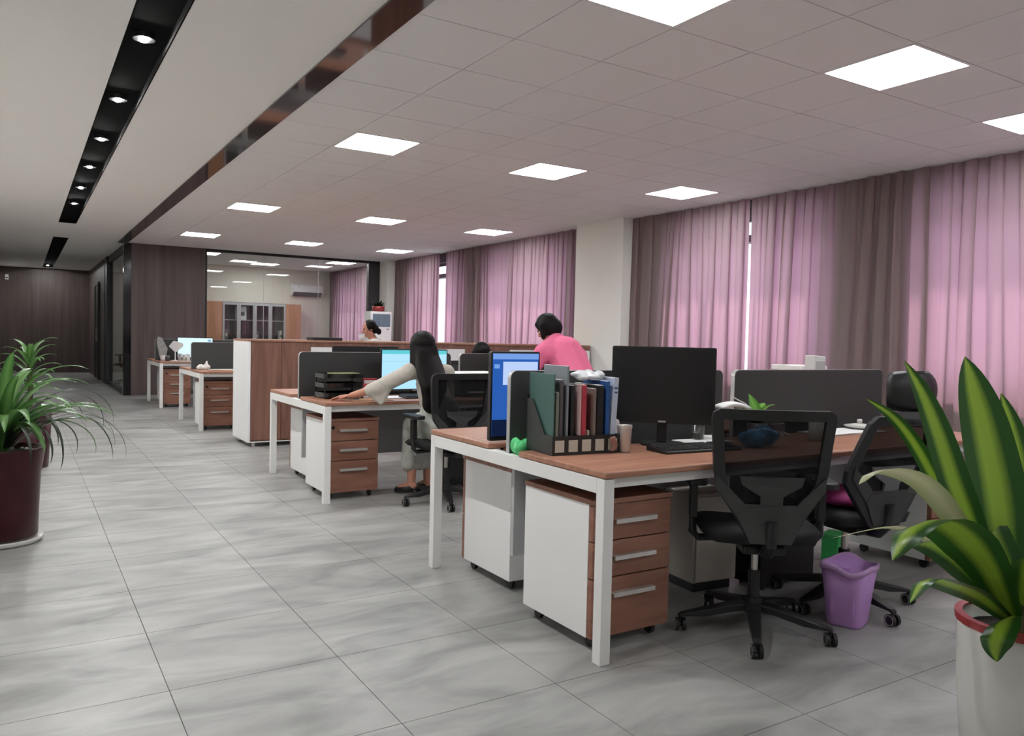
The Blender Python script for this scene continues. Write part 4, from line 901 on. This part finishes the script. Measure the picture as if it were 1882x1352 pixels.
MB().lathe([(0.10, 0), (0.13, 0.02), (0.135, 0.11), (0.12, 0.12), (0.11, 0.10), (0.10, 0.02)], 20).build('pot', 'redc', ap, smooth=True); MB().cyl((0, 0, 0.08), (0, 0, 0.1), 0.115, n=16).build('soil', 'soil', ap)
M['leaf_dark'] = leaf_mat('leaf_dark', (0.010, 0.022, 0.006, 1), (0.02, 0.045, 0.012, 1))
for k in range(26):
    a = k * 2.399; leaf_mesh(arc((0.05 * math.cos(a), 0.05 * math.sin(a), 0.10), a, 1.2 - 0.03 * k, 0.14 + 0.05 * (k % 3) / 2, 1.2, 6), 0.05, 0.2).build('leaf', 'leaf_dark', ap, smooth=True)

cu_ = MB()
for q in range(9): cu_.ell((0.10 * math.cos(q * 0.7) * (q > 0), 0.10 * math.sin(q * 0.7) * (q > 0), 0.035), 0.10, 0.10, 0.035, 14, 8)
co = blob(cu_, 0.012, 3, 'cushion', mat('magenta_cloth', srgb(150, 50, 110), 0.9)); co.location = (3.43, 2.39, 0.497); tag(co, 'magenta cushion on the seat of the headrest chair', 'cushion')
# ================================================================== big plants
M['leaf_stripe'] = leaf_mat('leaf_stripe', (0.022, 0.085, 0.014, 1), (0.27, 0.42, 0.045, 1), (0.10, 0.28), 0.3)
M['leaf_strap'] = leaf_mat('leaf_strap', (0.04, 0.14, 0.028, 1), (0.15, 0.29, 0.09, 1), (0.0, 0.5), 0.35)
M['leaf_thin'] = leaf_mat('leaf_thin', (0.008, 0.014, 0.007, 1), (0.016, 0.028, 0.013, 1), (0.0, 0.5), 0.4)
M['leaf_pale'] = leaf_mat('leaf_pale', (0.36, 0.38, 0.20, 1), (0.56, 0.54, 0.36, 1), (0.0, 0.45), 0.35)
def smooth_pts(P, n=16):
    P = [Vector(q) for q in P]; P = [P[0] * 2 - P[1]] + P + [P[-1] * 2 - P[-2]]; out = []
    m = len(P) - 3
    for k in range(n + 1):
        t = k / n * m; i = min(int(t), m - 1); u = t - i; a, b, c, d = P[i:i + 4]
        out.append(0.5 * ((2 * b) + (c - a) * u + (2 * a - 5 * b + 4 * c - d) * u * u + (3 * b - a - 3 * c + d) * u ** 3))
    return out
PXY = Vector((2.50, 1.13, 0))
rp = thing('potted_plant', 'large striped green plant in a white pot at the right edge', 'plant', PXY)
MB().lathe([(0.13, 0.0), (0.145, 0.01), (0.165, 0.25), (0.172, 0.44), (0.172, 0.47), (0.155, 0.47), (0.15, 0.40)], 32).build('pot', 'ceramic', rp, smooth=True)
MB().lathe([(0.156, 0.455), (0.176, 0.455), (0.178, 0.478), (0.156, 0.478)], 32, ring=True).build('rim', 'redc', rp)
MB().cyl((0, 0, 0.40), (0, 0, 0.43), 0.15, n=24).build('soil', 'soil', rp)
MB().tube([(-0.01, 0, 0.42), (-0.015, 0.01, 0.50), (-0.02, 0.015, 0.60)], [0.03, 0.028, 0.02], 10).build('cane', mat('cane', (0.10, 0.08, 0.04, 1), 0.8), rp)
LV = [
    (0.155, [(2.484, 1.150, 0.482), (2.450, 1.168, 0.661), (2.416, 1.185, 0.854), (2.387, 1.212, 1.028), (2.373, 1.238, 1.146), (2.374, 1.265, 1.241)], 0),
    (0.085, [(2.443, 1.152, 0.488), (2.337, 1.180, 0.688), (2.260, 1.213, 0.862), (2.201, 1.232, 1.003), (2.162, 1.262, 1.124), (2.135, 1.307, 1.227)], 0),
    (0.100, [(2.551, 1.155, 0.469), (2.606, 1.177, 0.672), (2.632, 1.216, 0.864), (2.628, 1.249, 1.013), (2.623, 1.281, 1.127)], 0),
    (0.048, [(2.477, 1.177, 0.474), (2.392, 1.240, 0.683), (2.293, 1.287, 0.862), (2.217, 1.316, 0.983), (2.144, 1.342, 1.063), (2.070, 1.378, 1.114)], 0),
    (0.062, [(2.422, 1.142, 0.495), (2.262, 1.157, 0.703), (2.141, 1.180, 0.840), (2.055, 1.201, 0.910), (1.974, 1.229, 0.937), (1.907, 1.248, 0.931), (1.871, 1.257, 0.901)], 2),
    (0.130, [(2.421, 1.131, 0.499), (2.274, 1.125, 0.663), (2.129, 1.126, 0.774), (2.008, 1.132, 0.819), (1.916, 1.142, 0.798), (1.861, 1.149, 0.727)], 1),
    (0.075, [(2.425, 1.140, 0.487), (2.275, 1.143, 0.574), (2.124, 1.146, 0.631), (2.029, 1.159, 0.651), (1.966, 1.161, 0.598)], 1),
    (0.100, [(2.449, 1.149, 0.488), (2.337, 1.177, 0.609), (2.218, 1.208, 0.696), (2.133, 1.239, 0.722), (2.072, 1.264, 0.703)], 1),
    (0.030, [(2.460, 1.165, 0.481), (2.338, 1.224, 0.629), (2.224, 1.276, 0.718), (2.131, 1.312, 0.749), (2.040, 1.345, 0.741), (1.931, 1.389, 0.717)], 2),
    (0.085, [(2.419, 1.121, 0.502), (2.312, 1.094, 0.514), (2.243, 1.077, 0.493), (2.227, 1.074, 0.460), (2.232, 1.069, 0.422)], 1),
    (0.100, [(2.480, 1.130, 0.505), (2.391, 1.074, 0.645), (2.295, 1.019, 0.717), (2.221, 0.949, 0.758), (2.200, 0.902, 0.731)], 1),
    (0.090, [(2.500, 1.152, 0.487), (2.551, 1.161, 0.616), (2.630, 1.166, 0.756), (2.702, 1.149, 0.870)], 0),
    (0.100, [(2.457, 1.144, 0.497), (2.425, 1.146, 0.605), (2.408, 1.185, 0.726), (2.441, 1.238, 0.793), (2.489, 1.281, 0.831)], 0),
]
lprof = lambda t: max(0.015, (min(1, 0.45 + 1.6 * t)) * (1 - t ** 3.2) ** 0.8)
for w_, pts, kind in LV:
    q = [p - PXY for p in smooth_pts(pts, 18)]
    leaf_mesh(q, w_ * 1.12, 0.22, lprof, (0.85, -0.53, 0) if kind == 0 else (0.30, -0.80, 0.35)).build('leaf', 'leaf_pale' if kind == 2 else 'leaf_stripe', rp, smooth=True)
for k in range(8):
    a = -1.5 + k * 0.42; leaf_mesh(arc((0.02, -0.02, 0.44), a, 1.0 + 0.15 * (k % 2), 0.5 + 0.1 * (k % 3), 1.5), 0.09, 0.2, lprof).build('leaf', 'leaf_stripe', rp, smooth=True)

lp_ = thing('potted_plant', 'leafy plant with arching thin leaves in a dark red pot at the left edge', 'plant', (-0.10, 5.45, 0))
M['redpot'] = mat('dark_red_glaze', (0.040, 0.004, 0.009, 1), 0.3, spec=0.3, var=0.75, scale=5)
MB().lathe([(0.16, 0.035), (0.185, 0.045), (0.19, 0.20), (0.20, 0.40), (0.222, 0.545), (0.224, 0.56), (0.208, 0.56), (0.195, 0.45)], 36).build('pot', 'redpot', lp_, smooth=True)
MB().lathe([(0.17, 0), (0.20, 0.005), (0.215, 0.03), (0.205, 0.035), (0.16, 0.02)], 36).build('saucer', 'ceramic', lp_, smooth=True)
MB().cyl((0, 0, 0.50), (0, 0, 0.525), 0.195, n=28).build('soil', 'soil', lp_)
rr = random.Random(31)
pebble = MB().ell((0, 0, 0), 0.013, 0.012, 0.009, 8, 5).build('pebble', 'ceramic', lp_, smooth=True); pebble.location = (0.17, 0, 0.53)
for k in range(1, 26):
    a = k * 2 * PI / 26; q = pebble.copy(); COL.objects.link(q); q.location = (0.17 * math.cos(a) + rr.uniform(-0.015, 0.015), 0.17 * math.sin(a), 0.53)
for k in range(56):
    a = k * 2.399 + rr.uniform(-0.2, 0.2); el = 1.5 - 0.016 * k; ln = (0.48 + rr.uniform(0, 0.22)) * (0.62 if math.cos(a) < -0.25 else 1)
    leaf_mesh(arc((0.03 * math.cos(a), 0.03 * math.sin(a), 0.52 + 0.10 * rr.random()), a, el, ln, 1.0 + 1.2 * rr.random() + 0.010 * k), 0.064 + 0.012 * rr.random(), 0.25, lprof).build('leaf', 'leaf_strap', lp_, smooth=True)
for k in range(15):
    a = -1.3 + k * 0.20 + rr.uniform(-0.1, 0.1) if k < 15 else k * 1.1; el = 1.25 - 0.45 * rr.random()
    leaf_mesh(arc((0.05 * math.cos(a), 0.05 * math.sin(a), 0.56), a, el, 0.55 + 0.38 * rr.random(), 2.6 + 0.8 * rr.random(), 20), 0.020 + 0.010 * rr.random(), 0.2, lprof).build('leaf', 'leaf_thin', lp_, smooth=True)
bp_ = thing('potted_plant', 'second green plant farther down the corridor behind the red pot', 'plant', (0.06, 8.3, 0))
MB().lathe([(0.14, 0), (0.15, 0.01), (0.18, 0.5), (0.165, 0.5), (0.15, 0.42)], 28).build('pot', 'redpot', bp_, smooth=True); MB().cyl((0, 0, 0.40), (0, 0, 0.45), 0.155, n=20).build('soil', 'soil', bp_)
MB().tube([(0, 0, 0.42), (0.01, 0, 0.7), (0, 0, 0.95)], 0.022, 10).build('cane', bpy.data.materials['cane'], bp_)
for k in range(30):
    a = k * 2.399; el = 1.3 - 0.03 * k; z = 0.98 - 0.012 * k
    leaf_mesh(arc((0, 0, z), a, el, (0.28 + 0.08 * rr.random()), 1.4 + 0.6 * rr.random(), 12), 0.055, 0.25, lprof).build('leaf', 'leaf_strap', bp_, smooth=True)

# ================================================================== people
def head_volumes(mb, c, yaw, pitch, s=1.0):
    h = MB()
    h.ell((0, -0.005, 0.03), 0.074, 0.092, 0.085, 18, 12); h.ell((0, 0.028, -0.045), 0.055, 0.058, 0.062, 14, 10)
    h.ell((0, 0.062, -0.092), 0.024, 0.02, 0.018, 10, 8)
    h.cap((0, 0.082, 0.012), (0, 0.102, -0.022), 0.009, 0.014, 10)          # nose
    h.ell((0, 0.086, -0.055), 0.024, 0.010, 0.009, 10, 6)                    # lips
    h.ell((0, 0.078, 0.028), 0.05, 0.014, 0.011, 12, 6)                      # brow
    for q in (-1, 1): h.ell((q * 0.076, -0.005, -0.005), 0.008, 0.018, 0.03, 8, 8); h.ell((q * 0.042, 0.06, -0.02), 0.022, 0.02, 0.02, 10, 8)
    R = Matrix.Translation(c) @ Euler((pitch, 0, yaw)).to_matrix().to_4x4() @ Matrix.Scale(s, 4)
    mb.add([tuple(R @ Vector(p)) for p in h.v], h.f); return R
def hand_volumes(mb, wrist, d, up, side, curl=0.5, s=1.0):
    """d: pointing direction; up: back of the hand; side: +1 thumb on d x up side"""
    d = Vector(d).normalized(); up = Vector(up); up = (up - d * up.dot(d)).normalized(); r = d.cross(up) * side
    w0 = Vector(wrist); pc = w0 + d * 0.045 * s
    for k in (-1, 0, 1): mb.cap(w0 + d * 0.012 + r * (0.014 * k), w0 + d * 0.085 * s + r * (0.024 * k * s), 0.014, 0.013, 10)
    for k, L in enumerate((0.072, 0.080, 0.074, 0.058)):
        b = w0 + d * (0.088 * s) + r * ((0.031 - 0.0205 * k) * s); dirn = d.copy(); p = b; ang = curl * (0.7 + 0.15 * k)
        for seg, (f, rr_) in enumerate(((0.45, 0.0088), (0.32, 0.008), (0.23, 0.0072))):
            dirn = (dirn * math.cos(ang * 0.6) - up * math.sin(ang * 0.6) + r * 0.02 * (1.5 - k)).normalized(); nxt = p + dirn * (L * f * s); mb.cap(p, nxt, rr_, rr_ * 0.93, 8); p = nxt
    b = w0 + d * 0.028 * s + r * 0.026 * s; t1 = b + (d * 0.6 + r * 0.75 - up * 0.15).normalized() * 0.038 * s; t2 = t1 + (d * 0.9 + r * 0.35 - up * 0.2).normalized() * 0.03 * s
    mb.cap(b, t1, 0.012, 0.0105, 8); mb.cap(t1, t2, 0.0105, 0.0085, 8)
def person(label, J, top, bottom, hairf, voxel=0.008, curl=0.45, handdirs=None, group=None):
    V = {k: Vector(v) for k, v in J.items() if isinstance(v, (tuple, list, Vector))}
    base = Vector((V['pelvis'].x, V['pelvis'].y, 0))
    o = thing('person', label, 'person', base)
    V = {k: v - base for k, v in V.items()}
    b = MB()
    b.cap(V['pelvis'], V['chest'], 0.125, 0.115); b.cap(V['chest'], V['neck'], 0.105, 0.06); b.cap(V['neck'], V['head'] + Vector((0, 0, -0.03)), 0.05, 0.048)
    for s in 'LR':
        b.cap(V['neck'], V['sh' + s], 0.05, 0.052); b.cap(V['sh' + s], V['el' + s], 0.048, 0.038); b.cap(V['el' + s], V['wr' + s], 0.038, 0.025)
        b.cap(V['pelvis'], V['hip' + s], 0.12, 0.095); b.cap(V['hip' + s], V['kn' + s], 0.085, 0.055); b.cap(V['kn' + s], V['an' + s], 0.054, 0.034)
        f = V['an' + s]; t = V['toe' + s]; b.cap(f + Vector((0, 0, -0.03)), t, 0.034, 0.026); b.ell(f + (f - t).normalized() * 0.02 + Vector((0, 0, -0.05)), 0.032, 0.034, 0.03, 10, 8)
        hd = (handdirs or {}).get(s, ((0, 1, -0.1), (0, 0, 1))); hand_volumes(b, V['wr' + s], hd[0], hd[1], 1 if s == 'R' else -1, curl)
    R = head_volumes(b, V['head'], J['yaw'], J['pitch'])
    body = blob(b, voxel, 3, 'body', 'skin', o)
    for q in (-1, 1):
        e = MB().ell((q * 0.032, 0.083, 0.008), 0.011, 0.006, 0.006, 10, 6); e.v = [tuple(R @ Vector(p)) for p in e.v]; e.build('eye', 'black', o, smooth=True)
    top(o, V); bottom(o, V)
    h = MB(); hairf(h, R, V); blob(h, 0.009, 3, 'hair', 'hair', o)
    for s in 'LR':
        f, t = V['an' + s], V['toe' + s]; sh = MB().cap(f + Vector((0, 0, -0.058)), t + (t - f).normalized() * 0.01 + Vector((0, 0, -0.012)), 0.038, 0.034); z0 = min(p[2] for p in sh.v)
        sh.map(lambda x, y, z: (x, y, max(z, 0.006))).build('shoe', 'black', o, smooth=True)
    return o
def cloth(mb, name, m, o, voxel=0.011, it=4): return blob(mb, voxel, it, name, m, o)
M['lace'] = mat('cream_lace', srgb(196, 190, 180), 0.85, var=0.18, scale=45, bump=0.4)
M['floral'] = mat('floral_skirt', srgb(188, 192, 184), 0.85, var=0.4, scale=14)
M['pinkshirt'] = mat('pink_shirt', srgb(246, 122, 162), 0.8, var=0.05, scale=12)
M['whiteshirt'] = mat('white_shirt', srgb(226, 224, 222), 0.8)
M['trousers'] = mat('dark_trousers', (0.02, 0.02, 0.03, 1), 0.8)

# woman with long hair, seated
def w_top(o, V):
    c = MB(); c.cap(V['pelvis'] + Vector((0, 0, 0.02)), V['chest'], 0.135, 0.118); c.cap(V['chest'], V['neck'] + Vector((0, 0, -0.04)), 0.115, 0.07)
    for s in 'LR':
        c.cap(V['neck'] + Vector((0, 0, -0.04)), V['sh' + s], 0.06, 0.068); c.cap(V['sh' + s], V['el' + s], 0.062, 0.058)
        e, w_ = V['el' + s], V['wr' + s]
        a0, a1 = V['sh' + s].lerp(e, 0.62), e.lerp(w_, 0.26); dp = e.lerp(w_, 0.02) + Vector((0.03, -0.03, -0.125)) if s == 'L' else e + Vector((0, 0, -0.05))
        c.cap(e, a1, 0.058, 0.05)
        for t in (0, 0.2, 0.4, 0.6, 0.8, 1.0): c.cap(a0.lerp(a1, t), dp + (a0.lerp(a1, t) - dp) * 0.12, 0.042, 0.016)
    cloth(c, 'lace_blouse', 'lace', o)
def w_bot(o, V):
    c = MB(); c.cap(V['pelvis'] + Vector((0, 0, 0.04)), V['pelvis'] + Vector((0, -0.03, -0.03)), 0.165, 0.155)
    kl, kr = V['knL'], V['knR']; hl, hr = V['hipL'], V['hipR']
    for t in (0, 0.25, 0.5, 0.75, 1.0):
        h0, k0 = hl.lerp(hr, t), kl.lerp(kr, t); c.cap(h0, k0, 0.105, 0.08); lo = V['anL'].lerp(V['anR'], t); c.cap(k0, lo.lerp(k0, 0.30) + Vector(((t - 0.5) * 0.06, 0, 0)), 0.08, 0.06)
    c.cap(hl + Vector((-0.03, -0.02, 0)), hl + Vector((-0.06, 0.10, -0.24)), 0.055, 0.025)
    cloth(c, 'floral_skirt', 'floral', o)
def w_hair(h, R, V):
    P = lambda x, y, z: tuple(R @ Vector((x, y, z)))
    h.ell(P(0, -0.012, 0.036), 0.096, 0.110, 0.096, 18, 12); h.ell(P(0, -0.04, -0.05), 0.108, 0.085, 0.12, 16, 10)
    for t in range(20):
        u = t / 19; q = MB().ell((0, 0, 0), 0.106 + 0.030 * math.sin(PI * min(1, u * 1.2)) - 0.10 * max(0, u - 0.75), 0.052, 0.075, 16, 10)
        R2 = R @ Matrix.Translation((-0.085 * u, -0.055 - 0.15 * min(1, 1.5 * u), -0.05 - 0.37 * u)); h.add([tuple(R2 @ Vector(p)) for p in q.v], q.f)
    for s in (-1, 1): h.cap(P(s * 0.084, 0.0, 0.03), P(s * 0.11, -0.04, -0.16), 0.026, 0.034)
person('woman with long straight black hair in a cream lace blouse, reaching across the second desk',
       dict(pelvis=(2.70, 5.33, 0.63), chest=(2.65, 5.40, 0.90), neck=(2.615, 5.43, 1.055), head=(2.60, 5.47, 1.175), yaw=0.25, pitch=-0.05,
            shL=(2.48, 5.42, 0.995), elL=(2.275, 5.55, 0.865), wrL=(2.135, 5.71, 0.80), shR=(2.79, 5.42, 0.985), elR=(2.885, 5.58, 0.80), wrR=(2.87, 5.80, 0.795),
            hipL=(2.63, 5.36, 0.61), knL=(2.66, 5.74, 0.555), anL=(2.64, 5.70, 0.11), toeL=(2.58, 5.80, 0.04), hipR=(2.79, 5.36, 0.61), knR=(2.82, 5.78, 0.555), anR=(2.80, 5.74, 0.11), toeR=(2.79, 5.86, 0.04)),
       w_top, w_bot, w_hair, 0.007, 0.35, {'L': ((-0.75, 0.55, -0.10), (0, 0, 1)), 'R': ((-0.1, 1, -0.08), (0, 0, 1))})
# woman in pink bending over the second desk
def p_top(o, V):
    c = MB(); c.cap(V['pelvis'] + Vector((0, -0.02, 0.0)), V['chest'], 0.165, 0.165); c.cap(V['chest'], V['neck'] + Vector((0, -0.03, -0.03)), 0.15, 0.085)
    for s in 'LR':
        c.cap(V['neck'] + Vector((0, -0.03, -0.04)), V['sh' + s], 0.09, 0.078); c.cap(V['sh' + s], V['sh' + s].lerp(V['el' + s], 0.42), 0.075, 0.066); c.cap(V['chest'], V['sh' + s], 0.12, 0.08)
    cloth(c, 'pink_shirt', 'pinkshirt', o)
    for s in 'LR':
        a = V['sh' + s].lerp(V['el' + s], 0.60); d = (V['el' + s] - V['sh' + s]).normalized(); MB().cyl(a - d * 0.006, a + d * 0.006, 0.060, n=20).build('sleeve_trim', mat('dark_trim', srgb(90, 24, 40), 0.8), o)
def p_bot(o, V):
    c = MB(); c.cap(V['pelvis'], V['pelvis'] + Vector((0, 0, -0.05)), 0.15, 0.15)
    for s in 'LR': c.cap(V['hip' + s], V['kn' + s], 0.10, 0.07); c.cap(V['kn' + s], V['an' + s], 0.068, 0.055)
    cloth(c, 'trousers', 'trousers', o)
def p_hair(h, R, V):
    P = lambda x, y, z: tuple(R @ Vector((x, y, z)))
    h.ell(P(0, -0.012, 0.036), 0.094, 0.108, 0.096, 18, 12); h.ell(P(0, -0.055, -0.02), 0.088, 0.062, 0.085, 14, 10)
    for s in (-1, 1): h.cap(P(s * 0.078, -0.01, 0.02), P(s * 0.078, 0.02, -0.075), 0.032, 0.02)
    h.cap(P(-0.05, 0.05, 0.055), P(0.05, 0.05, 0.055), 0.028, 0.028)
person('woman with short black hair in a pink T-shirt bending over the second desk',
       dict(pelvis=(3.84, 5.14, 0.90), chest=(3.83, 5.31, 1.13), neck=(3.81, 5.43, 1.265), head=(3.785, 5.50, 1.355), yaw=0.35, pitch=-0.45,
            shL=(3.63, 5.33, 1.15), elL=(3.50, 5.40, 0.92), wrL=(3.62, 5.70, 0.81), shR=(3.99, 5.33, 1.12), elR=(4.00, 5.58, 0.93), wrR=(3.97, 5.76, 0.81),
            hipL=(3.75, 5.13, 0.86), knL=(3.75, 5.16, 0.47), anL=(3.75, 5.08, 0.10), toeL=(3.74, 5.22, 0.04), hipR=(3.93, 5.13, 0.86), knR=(3.94, 5.16, 0.47), anR=(3.95, 5.08, 0.10), toeR=(3.96, 5.22, 0.04)),
       p_top, p_bot, p_hair, 0.008, 0.3)
# woman in white by the third desk, face turned left
def s_top(m):
    def f(o, V):
        c = MB(); c.cap(V['pelvis'], V['chest'], 0.15, 0.145); c.cap(V['chest'], V['neck'] + Vector((0, 0, -0.05)), 0.13, 0.07)
        for s in 'LR': c.cap(V['neck'] + Vector((0, 0, -0.05)), V['sh' + s], 0.06, 0.068); c.cap(V['sh' + s], V['el' + s], 0.064, 0.055); c.cap(V['el' + s], V['wr' + s].lerp(V['el' + s], 0.1), 0.053, 0.04)
        cloth(c, 'shirt', m, o, 0.012)
    return f
def bun_hair(h, R, V):
    P = lambda x, y, z: tuple(R @ Vector((x, y, z)))
    h.ell(P(0, -0.018, 0.040), 0.084, 0.10, 0.088, 18, 12); h.ell(P(0, -0.06, -0.01), 0.07, 0.055, 0.07, 14, 10); h.ell(P(0, -0.12, -0.06), 0.036, 0.04, 0.045, 12, 8)
person('woman in a white shirt with tied black hair behind the cabinet row, looking left',
       dict(pelvis=(4.22, 10.12, 0.86), chest=(4.12, 10.12, 1.09), neck=(4.06, 10.11, 1.22), head=(4.015, 10.10, 1.345), yaw=PI / 2 - 0.15, pitch=-0.22,
            shL=(4.04, 9.94, 1.15), elL=(3.92, 9.92, 0.92), wrL=(3.80, 9.98, 0.80), shR=(4.12, 10.29, 1.15), elR=(4.00, 10.36, 0.92), wrR=(3.86, 10.42, 0.80),
            hipL=(4.22, 10.02, 0.84), knL=(4.20, 10.02, 0.46), anL=(4.26, 10.02, 0.10), toeL=(4.12, 10.02, 0.04), hipR=(4.22, 10.20, 0.84), knR=(4.20, 10.21, 0.46), anR=(4.26, 10.21, 0.10), toeR=(4.12, 10.21, 0.04)),
       s_top('whiteshirt'), p_bot, bun_hair, 0.009, 0.3, {'L': ((-1, 0.1, -0.1), (0, 0, 1)), 'R': ((-1, 0.0, -0.1), (0, 0, 1))})
# worker hidden behind the monitors at the far side of the second desk
person('worker at the far side of the second desk, only black hair showing above the monitor',
       dict(pelvis=(4.31, 7.66, 0.62), chest=(4.31, 7.60, 0.84), neck=(4.31, 7.57, 0.98), head=(4.31, 7.54, 1.085), yaw=PI, pitch=-0.25,
            shL=(4.48, 7.58, 0.92), elL=(4.53, 7.42, 0.74), wrL=(4.45, 7.16, 0.79), shR=(4.14, 7.58, 0.92), elR=(4.09, 7.42, 0.74), wrR=(4.17, 7.16, 0.79),
            hipL=(4.40, 7.64, 0.60), knL=(4.42, 7.24, 0.53), anL=(4.42, 7.20, 0.10), toeL=(4.42, 7.08, 0.04), hipR=(4.22, 7.64, 0.60), knR=(4.20, 7.24, 0.53), anR=(4.20, 7.20, 0.10), toeR=(4.20, 7.08, 0.04)),
       s_top('trousers'), p_bot, p_hair, 0.009, 0.3, {'L': ((0, -1, -0.05), (0, 0, 1)), 'R': ((0, -1, -0.05), (0, 0, 1))})
